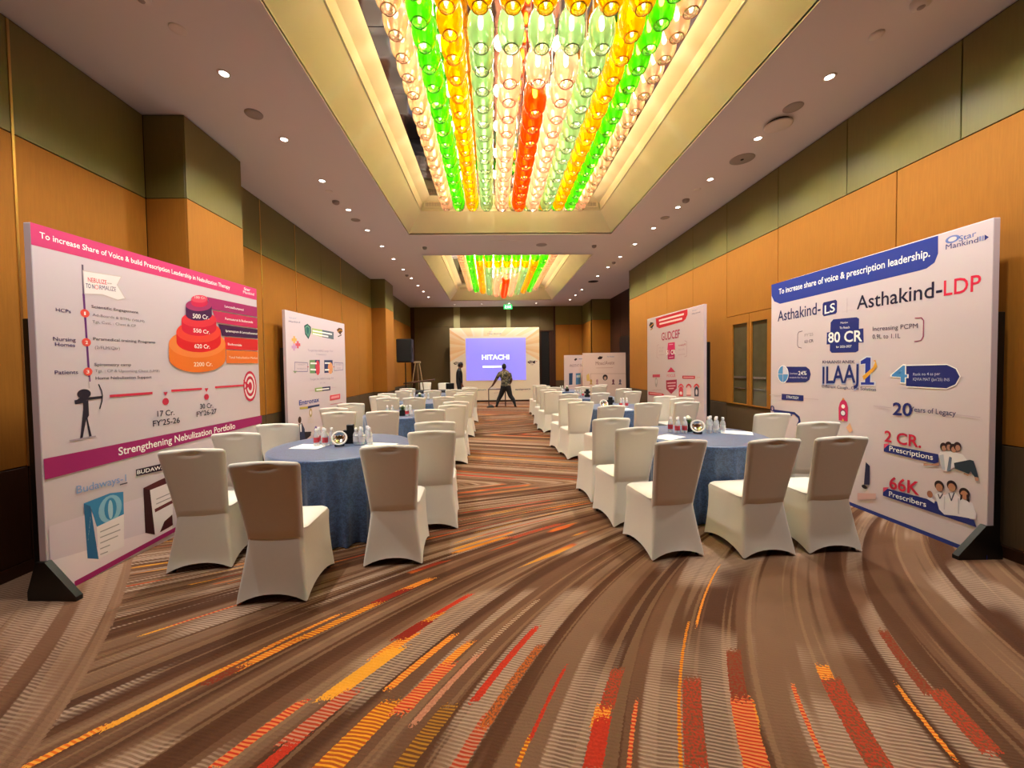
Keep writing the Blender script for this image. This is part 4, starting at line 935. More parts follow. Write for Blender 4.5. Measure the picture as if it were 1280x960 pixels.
  ('p','E85070',[(1.565,0.301),(1.624,0.322),(1.568,0.256)]),
  ('t', 'FFFFFF', 'Prescribers', (1.623, 0.238), (1.943, 0.249), 0.048, 0.006),
  ('p','B98A74',[(1.918,0.627),(1.972,0.631),(2.036,0.663),(2.036,0.635),(1.972,0.621),(1.917,0.604)]),
  ('p','E9E4EA',[(2.028,0.729),(2.044,0.756),(2.113,0.775),(2.2,0.768),(2.228,0.732),(2.214,0.66),(2.142,0.649),(2.097,0.602),(2.067,0.603)]),
  ('p','B8C0D0',[(2.036,0.722),(2.067,0.738),(2.082,0.607),(2.059,0.61)]),
  ('p','2E3A48',[(2.142,0.685),(2.248,0.737),(2.272,0.734),(2.305,0.613),(2.285,0.603),(2.255,0.645),(2.241,0.624),(2.149,0.641)]),
  ('p','6A7A92',[(2.109,0.73),(2.127,0.725),(2.12,0.613),(2.093,0.605)]),
  ('p','B98A74',[(2.279,0.61),(2.305,0.613),(2.305,0.588),(2.285,0.582)]),
  ('p','B98A74',[(2.214,0.625),(2.245,0.619),(2.238,0.606),(2.207,0.613)]),
  ('e','3A2020',(2.067,0.8),0.026,0.036,0,360),
  ('e','C08A74',(2.07,0.788),0.017,0.024,0,360),
  ('e','3A2020',(2.103,0.816),0.026,0.036,0,360),
  ('e','C08A74',(2.106,0.804),0.017,0.024,0,360),
  ('e','3A2020',(2.136,0.805),0.026,0.036,0,360),
  ('e','C08A74',(2.139,0.793),0.017,0.024,0,360),
  ('e','3A2020',(2.164,0.825),0.026,0.036,0,360),
  ('e','C08A74',(2.167,0.813),0.017,0.024,0,360),
  ('p','26307C',[(2.035,0.255),(2.282,0.272),(2.299,0.224),(2.081,0.232)]),
  ('p','E4E0EC',[(2.011,0.385),(2.043,0.414),(2.082,0.399),(2.112,0.427),(2.156,0.447),(2.178,0.423),(2.213,0.409),(2.269,0.403),(2.295,0.328),(2.292,0.281),(2.156,0.257),(2.081,0.237),(2.043,0.267)]),
  ('p','E4E0EC',[(1.946,0.325),(1.979,0.355),(2.011,0.329),(2.007,0.305)]),
  ('e','A87058',(1.971,0.371),0.022,0.03,0,360),
  ('e','2E1E20',(2.041,0.468),0.036,0.042,0,360),
  ('e','B88468',(2.041,0.451),0.026,0.034,0,360),
  ('e','2E1E20',(2.131,0.496),0.036,0.042,0,360),
  ('e','B88468',(2.131,0.48),0.026,0.034,0,360),
  ('e','2E1E20',(2.217,0.462),0.036,0.042,0,360),
  ('e','B88468',(2.217,0.447),0.026,0.034,0,360),
  ('p','2E1E20',[(2.192,0.445),(2.189,0.392),(2.203,0.41),(2.205,0.445)]),
  ('p','2E1E20',[(2.231,0.454),(2.234,0.408),(2.252,0.397),(2.245,0.463)]),
  ('l','50506A',0.008,[(2.112,0.427),(2.13,0.371),(2.149,0.442)]),
  ('l','50506A',0.008,[(2.035,0.393),(2.047,0.36),(2.066,0.403)]),
  ('l','C8C4D4',0.008,[(2.082,0.39),(2.081,0.282)]),
  ('l','C8C4D4',0.008,[(2.178,0.406),(2.181,0.284)]),
  ('l','2C3C8C',0.035,[(0,0.018),(2.361,0.018)]),
  ('p','D8B0AE',[(1.301,0.159),(1.497,0.22),(1.497,0.162),(1.301,0.09)]),
  ('p','2A2A4A',[(1.387,0.505),(1.43,0.474),(1.428,0.285),(1.37,0.267)]),
  ('e','201820',(1.376,0.248),0.03,0.02,0,360),
 ],
 'B':[
  ('t', '9AA4C0', 'Star', (0.109, 2.369), (0.333, 2.386), 0.029, 0.0),
  ('t', '3A4478', 'Mankind', (0.098, 2.305), (0.427, 2.327), 0.031, 0.01),
  ('p','1E4A50',[(0.553,2.294),(0.664,2.343),(0.778,2.297),(0.783,2.203),(0.683,2.065),(0.578,2.146)]),
  ('p','6FA08A',[(0.584,2.277),(0.662,2.316),(0.743,2.282),(0.749,2.208),(0.68,2.102),(0.607,2.17)]),
  ('p','2A6A68',[(0.612,2.264),(0.661,2.29),(0.718,2.269),(0.72,2.211),(0.677,2.139),(0.627,2.182)]),
  ('p','A9C070',[(0.807,2.278),(1.186,2.281),(1.178,2.14),(0.801,2.165)]),
  ('p','5A6A78',[(1.186,2.281),(1.645,2.28),(1.636,2.126),(1.178,2.14)]),
  ('l','F2F2F2',0.03,[(0.84,2.233),(1.561,2.228)]),
  ('l','F2F2F2',0.03,[(0.837,2.179),(1.408,2.169)]),
  ('p','5A3A20',[(1.775,2.337),(1.869,2.389),(2.023,2.392),(2.054,2.332),(1.927,2.252),(1.85,2.289)]),
  ('l','C08A30',0.02,[(1.818,2.295),(1.933,2.352),(2.041,2.337)]),
  ('l','3A2A20',0.02,[(1.832,2.201),(1.981,2.244),(1.955,2.267)]),
  ('l','E8B060',0.05,[(0.178,2.02),(0.297,2.028)]),
  ('l','E8B060',0.05,[(0.24,2.074),(0.235,1.975)]),
  ('l','E06070',0.05,[(0.28,1.943),(0.403,1.949)]),
  ('l','E06070',0.05,[(0.343,1.996),(0.338,1.896)]),
  ('l','C8A0C8',0.05,[(0.168,1.897),(0.287,1.903)]),
  ('l','C8A0C8',0.05,[(0.229,1.95),(0.224,1.851)]),
  ('t', 'B0A0B8', 'Target for HERO range Trial', (0.648, 1.847), (1.585, 1.866), 0.037, 0.0),
  ('t', 'B8A8C0', 'CONSISTENCY', (0.934, 1.787), (1.318, 1.787), 0.025, 0.0),
  ('t', 'B0A0B8', 'Target for HERO range RX', (0.693, 1.318), (1.592, 1.315), 0.037, 0.0),
  ('t', 'B8A8C0', '(FY 26)', (1.049, 1.244), (1.243, 1.241), 0.025, 0.0),
  ('l','8A80A8',0.012,[(0.231,1.643),(0.627,1.636),(0.619,1.479),(0.223,1.484),(0.231,1.643)]),
  ('l','8A80A8',0.012,[(1.635,1.651),(2.03,1.643),(2.021,1.497),(1.626,1.483),(1.635,1.651)]),
  ('t', 'A89CB4', 'VISIBILITY', (0.314, 1.593), (0.563, 1.592), 0.021, 0.0),
  ('t', 'A89CB4', 'INCREASE RX', (0.293, 1.523), (0.583, 1.521), 0.02, 0.0),
  ('t', 'A89CB4', 'LIVES', (1.715, 1.597), (1.945, 1.592), 0.025, 0.0),
  ('t', 'A89CB4', 'SAVED', (1.743, 1.524), (1.907, 1.523), 0.025, 0.0),
  ('p','7AA070',[(0.697,1.685),(0.888,1.693),(0.875,1.443),(0.699,1.446)]),
  ('p','38406A',[(0.888,1.693),(1.057,1.696),(1.043,1.445),(0.875,1.443)]),
  ('e','D84050',(0.974,1.546),0.08,0.14,0,360),
  ('l','F0F0F0',0.03,[(0.733,1.627),(0.936,1.628)]),
  ('l','F0F0F0',0.03,[(0.728,1.515),(0.904,1.508)]),
  ('p','38406A',[(1.222,1.693),(1.563,1.698),(1.55,1.448),(1.219,1.442)]),
  ('e','E8A070',(1.463,1.538),0.1,0.12,0,360),
  ('l','F0F0F0',0.03,[(1.252,1.636),(1.439,1.638)]),
  ('l','F0F0F0',0.03,[(1.245,1.502),(1.402,1.503)]),
  ('p','D04040',[(0.624,1.573),(0.681,1.563),(0.623,1.552)]),
  ('p','D04040',[(1.631,1.573),(1.568,1.561),(1.63,1.549)]),
  ('p','8AA080',[(0.173,1.495),(0.301,1.493),(0.23,1.454)]),
  ('p','9AB068',[(0.85,1.165),(1.127,1.17),(1.123,1.093),(0.857,1.097)]),
  ('p','3A3A60',[(1.127,1.17),(1.443,1.17),(1.439,1.091),(1.123,1.093)]),
  ('l','F0F0F0',0.025,[(0.91,1.129),(1.382,1.129)]),
  ('l','D0B8C8',0.012,[(0.659,1.129),(0.838,1.128)]),
  ('l','D0B8C8',0.012,[(1.472,1.136),(1.689,1.136)]),
  ('t', '3C4AA2', 'Entronax', (0.323, 0.897), (0.993, 0.902), 0.086, 0.016),
  ('p','B8A850',[(0.334,0.861),(0.596,0.854),(0.594,0.812),(0.341,0.827)]),
  ('p','303A6A',[(0.596,0.854),(1.001,0.851),(0.999,0.817),(0.594,0.812)]),
  ('p','E05060',[(1.415,0.986),(1.857,0.99),(1.851,0.879),(1.41,0.881)]),
  ('p','F0A0A8',[(1.462,0.959),(1.809,0.962),(1.807,0.913),(1.459,0.912)]),
  ('l','D07888',0.01,[(1.423,0.803),(1.934,0.79)]),
  ('e','B8A070',(0.687,0.727),0.05,0.08,0,360),
  ('e','F0E6EE',(0.687,0.727),0.02,0.04,0,360),
  ('e','7A70B8',(0.845,0.379),0.05,0.08,0,360),
  ('e','F0E6EE',(0.845,0.379),0.02,0.04,0,360),
  ('l','D8C8B0',0.008,[(0.586,0.65),(0.771,0.63)]),
  ('l','D8C8B0',0.008,[(0.584,0.608),(0.769,0.587)]),
  ('l','D8C8B0',0.008,[(0.581,0.566),(0.767,0.544)]),
  ('l','A89CC0',0.008,[(0.723,0.287),(0.927,0.255)]),
  ('l','A89CC0',0.008,[(0.721,0.255),(0.925,0.222)]),
  ('e','4A3028',(0.328,0.643),0.05,0.06,0,360),
  ('p','303858',[(0.263,0.572),(0.396,0.577),(0.472,0.462),(0.476,0.358),(0.693,0.373),(0.615,0.293),(0.425,0.258),(0.283,0.279),(0.265,0.446)]),
  ('p','E8E8F0',[(0.324,0.563),(0.377,0.565),(0.379,0.426),(0.335,0.434)]),
  ('p','2A2428',[(0.456,0.413),(0.678,0.38),(0.665,0.311),(0.495,0.263)]),
 ],
 'C':[
  ('p','D8283A',[(0.38,2.469),(1.542,2.486),(1.542,2.391),(1.484,2.322),(1.397,2.288),(0.524,2.25),(0.416,2.298)]),
  ('l','FFE0E0',0.035,[(0.525,2.407),(1.415,2.417)]),
  ('l','FFE0E0',0.035,[(0.547,2.335),(1.362,2.343)]),
  ('t', '8A90B8', 'Star', (1.684, 2.426), (1.842, 2.425), 0.022, 0.004),
  ('t', '3A4478', 'Mankind', (1.678, 2.37), (1.913, 2.375), 0.025, 0.01),
  ('p','2A2420',[(0.092,2.355),(0.151,2.418),(0.272,2.397),(0.305,2.344),(0.223,2.28),(0.141,2.304)]),
  ('l','D89040',0.02,[(0.111,2.319),(0.305,2.377)]),
  ('l','C06A30',0.02,[(0.16,2.256),(0.247,2.277)]),
  ('t', 'B8305C', 'GUDCEF', (0.621, 1.997), (1.29, 2.007), 0.152, 0.012),
  ('p','E0306E',[(0.873,1.934),(1.122,1.933),(1.129,1.788),(0.848,1.796)]),
  ('p','B82A66',[(0.848,1.796),(1.129,1.788),(1.114,1.616),(0.864,1.61)]),
  ('t', 'FFFFFF', '51 CR', (0.815, 1.707), (1.141, 1.707), 0.084, 0.02),
  ('l','F8C0D0',0.012,[(0.914,1.898),(1.056,1.898)]),
  ('l','F8C0D0',0.012,[(0.913,1.651),(1.064,1.658)]),
  ('l','C0A0B0',0.01,[(0.514,1.925),(0.442,1.907),(0.423,1.675),(0.5,1.639)]),
  ('l','C0A0B0',0.01,[(1.45,1.939),(1.518,1.915),(1.519,1.665),(1.45,1.648)]),
  ('t', 'B8A0B0', 'FY 25', (0.514, 1.837), (0.698, 1.837), 0.031, 0.0),
  ('t', 'B8A0B0', '42 CR', (0.523, 1.771), (0.676, 1.769), 0.035, 0.0),
  ('l','C8B0BC',0.012,[(0.5,1.71),(0.731,1.711)]),
  ('t', 'C05070', 'Increasing RX', (1.245, 1.847), (1.494, 1.857), 0.032, 0.006),
  ('t', 'B8A0B0', '4.2L to 5L', (1.245, 1.773), (1.45, 1.774), 0.028, 0.0),
  ('l','C8B0BC',0.012,[(1.245,1.693),(1.467,1.696)]),
  ('p','D03058',[(0.843,1.365),(0.985,1.463),(1.14,1.373)]),
  ('t', 'D8708A', 'FOCUS', (0.831, 1.268), (1.14, 1.28), 0.055, 0.01),
  ('p','B02848',[(0.797,1.203),(1.189,1.232),(1.189,1.068),(0.992,0.947),(0.805,1.032)]),
  ('l','F0C0C8',0.02,[(0.843,1.149),(1.148,1.17)]),
  ('l','F0C0C8',0.02,[(0.863,1.093),(1.14,1.113)]),
  ('l','F0C0C8',0.02,[(0.904,1.046),(1.082,1.06)]),
  ('p','D04060',[(0.243,1.307),(0.557,1.317),(0.556,1.26),(0.242,1.247)]),
  ('p','D02C48',[(1.379,1.309),(1.772,1.315),(1.772,1.263),(1.379,1.254)]),
  ('l','F8D0D8',0.012,[(1.415,1.283),(1.734,1.288)]),
  ('e','A8A0A8',(0.397,1.148),0.05,0.1,0,360),
  ('e','D8D0D8',(0.397,1.166),0.025,0.05,0,360),
  ('l','C8A8B0',0.012,[(0.241,0.977),(0.608,1.008)]),
  ('p','D03048',[(0.054,0.935),(0.652,0.936),(0.738,0.912),(0.652,0.884),(0.053,0.865)]),
  ('l','FFD8D8',0.012,[(0.104,0.904),(0.63,0.913)]),
  ('l','E04050',0.03,[(1.252,1.092),(1.282,1.128),(1.333,1.146),(1.383,1.132),(1.411,1.1)]),
  ('p','E04858',[(1.26,1.062),(1.296,1.104),(1.369,1.108),(1.404,1.07),(1.404,0.933),(1.26,0.922)]),
  ('l','E04050',0.03,[(1.509,1.105),(1.536,1.14),(1.583,1.157),(1.63,1.144),(1.656,1.113)]),
  ('p','F0C8CC',[(1.515,1.077),(1.549,1.117),(1.617,1.121),(1.65,1.084),(1.65,0.952),(1.515,0.941)]),
  ('l','E04050',0.03,[(1.747,1.118),(1.772,1.151),(1.816,1.168),(1.86,1.155),(1.885,1.125)]),
  ('p','404050',[(1.753,1.09),(1.785,1.129),(1.848,1.132),(1.879,1.097),(1.879,0.969),(1.754,0.959)]),
  ('e','E8E0E4',(1.817,1.038),0.03,0.05,0,360),
  ('l','D8A0A8',0.008,[(1.829,1.288),(1.921,1.291)]),
  ('e','F0E8EC',(1.333,0.987),0.04,0.03,0,360),
  ('l','C04050',0.015,[(1.515,0.961),(1.656,0.971)]),
 ],
 'E':[
  ('p','F1CDA0',[(0,1.75),(0,1.905),(0.66,2.2),(0.66,2.14)]),
  ('p','F1CDA0',[(3.86,1.75),(3.86,1.905),(3.22,2.2),(3.22,2.14)]),
  ('p','F3D7B2',[(0,1.905),(0,2.06),(0.66,2.26),(0.66,2.2)]),
  ('p','F3D7B2',[(3.86,1.905),(3.86,2.06),(3.22,2.26),(3.22,2.2)]),
  ('p','EFC594',[(0,2.06),(0,2.215),(0.66,2.32),(0.66,2.26)]),
  ('p','EFC594',[(3.86,2.06),(3.86,2.215),(3.22,2.32),(3.22,2.26)]),
  ('p','F1CDA0',[(0,2.215),(0,2.37),(0.66,2.38),(0.66,2.32)]),
  ('p','F1CDA0',[(3.86,2.215),(3.86,2.37),(3.22,2.38),(3.22,2.32)]),
  ('p','F3D7B2',[(0,2.37),(0,2.525),(0.66,2.44),(0.66,2.38)]),
  ('p','F3D7B2',[(3.86,2.37),(3.86,2.525),(3.22,2.44),(3.22,2.38)]),
  ('p','EFC594',[(0,2.525),(0,2.68),(0.66,2.5),(0.66,2.44)]),
  ('p','EFC594',[(3.86,2.525),(3.86,2.68),(3.22,2.5),(3.22,2.44)]),
  ('p','F1CDA0',[(0,2.68),(0,2.835),(0.66,2.56),(0.66,2.5)]),
  ('p','F1CDA0',[(3.86,2.68),(3.86,2.835),(3.22,2.56),(3.22,2.5)]),
  ('p','F3D7B2',[(0,2.835),(0,2.99),(0.66,2.62),(0.66,2.56)]),
  ('p','F3D7B2',[(3.86,2.835),(3.86,2.99),(3.22,2.62),(3.22,2.56)]),
  ('p','EFC594',[(0,2.99),(0,3.145),(0.66,2.68),(0.66,2.62)]),
  ('p','EFC594',[(3.86,2.99),(3.86,3.145),(3.22,2.68),(3.22,2.62)]),
  ('p','F4E0C0',[(0.0,3.2),(0.42,3.2),(0.66,2.84),(0.42,2.84)]),
  ('p','F1D6AE',[(0.49,3.2),(0.91,3.2),(1.003,2.84),(0.763,2.84)]),
  ('p','F4E0C0',[(0.98,3.2),(1.4,3.2),(1.346,2.84),(1.106,2.84)]),
  ('p','F1D6AE',[(1.47,3.2),(1.89,3.2),(1.689,2.84),(1.449,2.84)]),
  ('p','F4E0C0',[(1.96,3.2),(2.38,3.2),(2.032,2.84),(1.792,2.84)]),
  ('p','F1D6AE',[(2.45,3.2),(2.87,3.2),(2.375,2.84),(2.135,2.84)]),
  ('p','F4E0C0',[(2.94,3.2),(3.36,3.2),(2.718,2.84),(2.478,2.84)]),
  ('p','F1D6AE',[(3.43,3.2),(3.85,3.2),(3.061,2.84),(2.821,2.84)]),
  ('t', '8A80A0', 'Star', (1.686, 3.002), (1.867, 3.005), 0.039, 0.0),
  ('t', '4A4470', 'Mankind', (1.641, 2.917), (2.211, 2.919), 0.047, 0.02),
  ('p','3A2030',[(0.132,1.692),(0.254,1.751),(0.382,1.723),(0.478,1.756),(0.458,1.619),(0.338,1.655),(0.208,1.622)]),
  ('l','F0E0D0',0.03,[(0.21,1.691),(0.36,1.689)]),
  ('l','C05A40',0.02,[(0.494,1.704),(0.555,1.729)]),
  ('t', '6A4A50', '2025', (0.276, 1.561), (0.388, 1.563), 0.034, 0.01),
  ('p','3A2030',[(3.338,1.7),(3.46,1.759),(3.59,1.731),(3.686,1.764),(3.667,1.626),(3.546,1.662),(3.415,1.629)]),
  ('l','F0E0D0',0.03,[(3.416,1.699),(3.568,1.697)]),
  ('l','C05A40',0.02,[(3.703,1.712),(3.764,1.737)]),
  ('t', '6A4A50', '2025', (3.484, 1.568), (3.597, 1.571), 0.035, 0.01),
  ('t', '7A9AA0', 'healthcare', (1.031, 0.486), (1.537, 0.504), 0.065, 0.02),
  ('t', '5A5060', 'development.in', (2.794, 0.485), (3.459, 0.501), 0.065, 0.02),
  ('t', 'C8A08A', 'agenda', (1.873, 0.369), (2.046, 0.375), 0.035, 0.0),
 ],
 'F':[
  ('p','3A2420',[(0.494,1.749),(0.566,1.819),(0.676,1.803),(0.637,1.723),(0.532,1.711)]),
  ('t', '8088B8', 'Star Mankind', (0.819, 1.783), (1.058, 1.779), 0.047, 0.006),
  ('t', 'A8685A', 'MoxclAvate', (0.435, 1.522), (1.066, 1.542), 0.124, 0.012),
  ('l','C89078',0.012,[(0.453,1.427),(1.008,1.429)]),
  ('l','C09880',0.012,[(0.259,0.994),(0.261,1.24),(1.447,1.224),(1.455,0.738)]),
  ('e','2A2028',(0.752,1.105),0.085,0.1,0,360),
  ('e','D0A890',(0.752,1.081),0.045,0.055,0,360),
  ('e','C89A50',(0.274,0.993),0.035,0.06,0,360),
  ('p','C89A50',[(0.215,0.876),(0.273,0.97),(0.33,0.874)]),
  ('e','C08890',(0.479,0.99),0.035,0.06,0,360),
  ('p','C08890',[(0.421,0.872),(0.479,0.967),(0.536,0.871)]),
  ('e','7A4050',(1.024,0.982),0.035,0.06,0,360),
  ('p','7A4050',[(0.966,0.864),(1.024,0.959),(1.081,0.863)]),
  ('e','706070',(1.255,0.979),0.035,0.06,0,360),
  ('p','706070',[(1.196,0.861),(1.254,0.955),(1.312,0.859)]),
  ('p','E8C070',[(0.118,1.186),(0.204,1.255),(0.24,0.994),(0.13,0.996)]),
 ],
 'G':[
  ('p','3A2420',[(0.341,1.72),(0.406,1.778),(0.465,1.743),(0.39,1.68)]),
  ('l','7A80B0',0.02,[(0.505,1.742),(0.623,1.746)]),
  ('t', 'A08090', 'PROSTAT GUARD', (0.19, 1.466), (0.81, 1.497), 0.088, 0.01),
  ('p','34507A',[(0.164,1.254),(0.293,1.262),(0.279,0.858),(0.16,0.845)]),
  ('p','5888B8',[(0.401,1.251),(0.57,1.258),(0.567,0.868),(0.398,0.851)]),
  ('p','B8D0E0',[(0.421,1.176),(0.55,1.185),(0.549,1.101),(0.42,1.093)]),
  ('l','C8A0A8',0.012,[(0.12,0.786),(0.606,0.799)]),
 ],
}
# ------------------------------------------------------------------ printed boards
CM={}
def cmat(h,em=0):
    k=h+str(em)
    if k not in CM:
        m=bpy.data.materials.new('print '+h); m.use_nodes=True; b=m.node_tree.nodes['Principled BSDF']; b.inputs['Base Color'].default_value=srgb(h); b.inputs['Roughness'].default_value=.55; b.inputs['Specular IOR Level'].default_value=.3
        if em: b.inputs['Emission Color'].default_value=srgb(h); b.inputs['Emission Strength'].default_value=em; m.cycles.emission_sampling='NONE'
        CM[k]=m
    return CM[k]
def text_mesh(s,bold):
    c=bpy.data.curves.new('t','FONT'); c.body=s; c.size=1; c.offset=0 if 'M' in s else bold; c.resolution_u=3; c.fill_mode='FRONT' if hasattr(c,'fill_mode') else c.fill_mode
    o=bpy.data.objects.new('t',c); COL.objects.link(o); dg=bpy.context.evaluated_depsgraph_get(); dg.update()
    me=bpy.data.meshes.new_from_object(o.evaluated_get(dg)); bpy.data.objects.remove(o); bpy.data.curves.remove(c)
    co=np.empty(len(me.vertices)*3); me.vertices.foreach_get('co',co); co=co.reshape(-1,3)[:,:2]; polys=[list(p.vertices) for p in me.polygons]; bpy.data.meshes.remove(me); return co,polys
def board(name,key,a,b,H,base,label,cat,th=.05,foot=True,side=1,frame=None,em=None,fin=True):
    a=Vector((a[0],a[1],0)); b=Vector((b[0],b[1],0)); W=(b-a).length; ang=math.atan2(b.y-a.y,b.x-a.x)
    root=empty(name,a,ang)
    pan=obj('panel',bbox_bev(0,W,.0,th,.0,H,.003),cmat(base),root)
    V=[];F=[];MI=[];ms=[];mi={}
    TV=[];TF=[];TMI=[];tms=[];tmi={}
    z=-.0005
    def midx(c,d,l):
        if c not in d: d[c]=len(l); l.append(cmat(c,em if c==emc else 0))
        return d[c]
    emc=None
    def addp(pts,c):
        nonlocal z
        s0=len(V); V.extend([(p[0],z,p[1]) for p in pts]); F.append(list(range(s0,s0+len(pts)))); MI.append(midx(c,mi,ms)); z-=.00004
    for e in ART[key]:
        if e[0]=='p': addp(e[2],e[1])
        elif e[0]=='e':
            cx,cy=e[2]; a0,a1=R(e[5]),R(e[6]); full=e[6]-e[5]>=359; n=20
            pts=[] if full else [(cx,cy)]
            for i in range(n if full else n+1):
                t=a0+(a1-a0)*i/n; pts.append((cx+e[3]*math.cos(t),cy+e[4]*math.sin(t)))
            addp(pts,e[1])
        elif e[0]=='l':
            P_=e[3]
            for p,q in zip(P_,P_[1:]):
                d=Vector((q[0]-p[0],q[1]-p[1])); 
                if d.length<1e-6: continue
                n_=Vector((-d.y,d.x)).normalized()*e[2]/2; dd=d.normalized()*e[2]*.25
                addp([(p[0]-n_.x-dd.x,p[1]-n_.y-dd.y),(q[0]-n_.x+dd.x,q[1]-n_.y+dd.y),(q[0]+n_.x+dd.x,q[1]+n_.y+dd.y),(p[0]+n_.x-dd.x,p[1]+n_.y-dd.y)],e[1])
        else:
            _,c,s,p,q,h,bd=e; co,pl=text_mesh(s,bd)
            if not len(co): continue
            x0,x1=co[:,0].min(),co[:,0].max(); L_=math.hypot(q[0]-p[0],q[1]-p[1]); sx=L_/(x1-x0); sy=h/.70
            ux,uy=(q[0]-p[0])/L_,(q[1]-p[1])/L_
            s0=len(TV)
            for cx,cy in co:
                X=(cx-x0)*sx; TV.append((p[0]+X*ux,z-.00006,p[1]+X*uy+cy*sy))
            z-=.00004
            mm=midx(c,tmi,tms)
            for f in pl: TF.append([s0+i for i in f]); TMI.append(mm)
    for nm,v,f,mm,l in (('printed_graphics',V,F,MI,ms),('lettering',TV,TF,TMI,tms)):
        if not v: continue
        me=bpy.data.meshes.new(nm); me.from_pydata(v,[],f)
        for x in l: me.materials.append(x)
        me.polygons.foreach_set('material_index',mm); bm=bmesh.new(); bm.from_mesh(me); bmesh.ops.recalc_face_normals(bm,faces=bm.faces[:])
        for fc in bm.faces:
            if fc.normal.y>0: fc.normal_flip()
        bm.to_mesh(me); bm.free(); o=bpy.data.objects.new(nm,me); o['kind']='stuff'; COL.objects.link(o); o.parent=pan
    if foot:
        for xx in ((.0,W-.0) if foot is True else foot):
            bm=bmesh.new(); x0=xx-.02; x1=xx+.02
            pr=[(-.22,0),(.12,0),(.12,.06),(.055,.26),(-.01,.26),(-.22,.03)]
            A=[bm.verts.new((x0,p[0],p[1])) for p in pr]; B=[bm.verts.new((x1,p[0],p[1])) for p in pr]
            bm.faces.new(A[::-1]); bm.faces.new(B)
            for i in range(len(pr)): j=(i+1)%len(pr); bm.faces.new((A[i],A[j],B[j],B[i]))
            obj('foot',bm,M_BLACK,root)
            if fin: obj('support_shade_fin',bbox_bev(x0+(.022 if xx<.1 else 0),x1-(.022 if xx>.1 else 0),th+.001,(.09 if key=='A' else .125),.0,1.88,.003),M_BLACK,root)  # black upright behind the board; also stands in for its shadow on the wall
    return tag(root,label,cat)
board('display_board','A',(-3.0,2.62),(-2.855,4.79),2.505,'D3C8D4','large pink-headed chart board with stacked discs by the left wall','display board')
board('display_board','D',(3.80,5.15),(3.74,2.79),2.575,'D6CAD2','large board with blue header and rocket by the right wall','display board',foot=(2.345,),fin=True)
board('display_board','B',(-3.376,6.415),(-3.225,8.556),2.5,'D4C6CE','white board with shield emblem behind the chairs by left wall','display board',foot=(.02,2.12))
board('display_board','C',(3.369,8.276),(3.492,6.261),2.5,'D4C4CC','white board with red header and arrow by the right wall','display board',foot=(.02,2.0))
board('display_board','F',(3.03,12.8),(4.48,12.8),1.93,'EBCDC0','low peach display board with portrait circle, far right','display board',foot=(.05,1.40),fin=False)
board('display_board','G',(2.50,13.3),(3.50,13.3),1.88,'E6D2D6','low pale display board with blue bottles, behind the peach one','display board',foot=(.05,.95),fin=False)
bd=board('stage_backdrop','E',(-1.81,16.65),(2.05,16.65),3.2,'F0E4D0','wide cream and orange stage backdrop carrying the projected picture','backdrop',th=.12,foot=None)
# dark plinth strip and picture thrown by the projector
obj('plinth_strip',bxm(-.02,3.88,-.015,.14,0,.07),M_BROWN,bd)
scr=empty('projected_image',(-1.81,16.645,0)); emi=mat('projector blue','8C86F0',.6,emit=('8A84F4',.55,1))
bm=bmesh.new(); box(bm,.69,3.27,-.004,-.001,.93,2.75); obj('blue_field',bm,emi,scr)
def lit_text(s,x0,x1,z,h,m,parent,name,bold=.02):
    co,pl=text_mesh(s,bold); a,b_=co[:,0].min(),co[:,0].max(); sx=(x1-x0)/(b_-a); sy=h/.70
    me=bpy.data.meshes.new(name); me.from_pydata([(x0+(c[0]-a)*sx,-.007,z+c[1]*sy) for c in co],[],pl); me.materials.append(m); o=bpy.data.objects.new(name,me); COL.objects.link(o); o.parent=parent; return o
MWL=mat('projector white','E8F0FF',.6,emit=('DCE8FF',.9,1))
lit_text('HITACHI',1.37,2.55,1.83,.20,MWL,scr,'lettering',.03); obj('loading_bar',bxm(1.40,2.22,-.007,-.005,1.48,1.56),MWL,scr)
tag(scr,'blue projected picture with white lettering on the stage backdrop','projection')
# ------------------------------------------------------------------ loudspeaker on stand
s=empty('loudspeaker',(-3.02,13.5,0)); bm=bbox_bev(-.26,.26,-.2,.2,1.71,2.52,.02,2); obj('cabinet',bm,mat('black speaker paint','101012',.5),s)
obj('grille',bbox_bev(-.235,.235,-.212,-.2,1.74,2.49,.005),mat('black grille mesh','08080A',.7,bump=(300,.4)),s); obj('handle',bxm(.262,.275,-.06,.06,2.05,2.2),M_BLACK,s)
tag(s,'black loudspeaker raised on a stand left of the stage','speaker')
t=empty('speaker_stand',(-3.02,13.5,0)); obj('pole',tube([(0,0,.12),(0,0,1.70)],.02,10),M_BLACK,t); obj('collar',lathe([(.03,.78),(.035,.8),(.035,.86),(.03,.88)],12),M_BLACK,t)
for k in range(3):
    a=k*2*PI/3+.5; obj('leg',tube([(0,0,.8),(.45*math.cos(a),.45*math.sin(a),.012)],.014,8),M_BLACK,t)
tag(t,'black tripod stand under the loudspeaker','stand')
# easel
MWD=mat('pale easel wood','A08660',.5,noise=(8,.2)); e=empty('easel',(-2.72,13.95,0))
for p,q in (((-.30,-.1,0),(-.05,.05,1.72)),((.36,-.1,0),(.08,.05,1.72)),((.0,.45,0),(.02,.06,1.7))): obj('leg',tube([p,q],.018,8),MWD,e)
obj('top_bar',bbox_bev(-.12,.14,.02,.07,1.68,1.75,.006),MWD,e); lg=obj('ledge',bbox_bev(-.55,.55,-.2,.0,-.03,.03,.006),mat('brown ledge wood','5A3A2A',.5),e); lg.location=(.1,-.03,1.02); lg.rotation_euler=(0,R(-6),R(5))
tag(e,'pale wooden A-frame easel with a brown ledge beside the loudspeaker','easel')
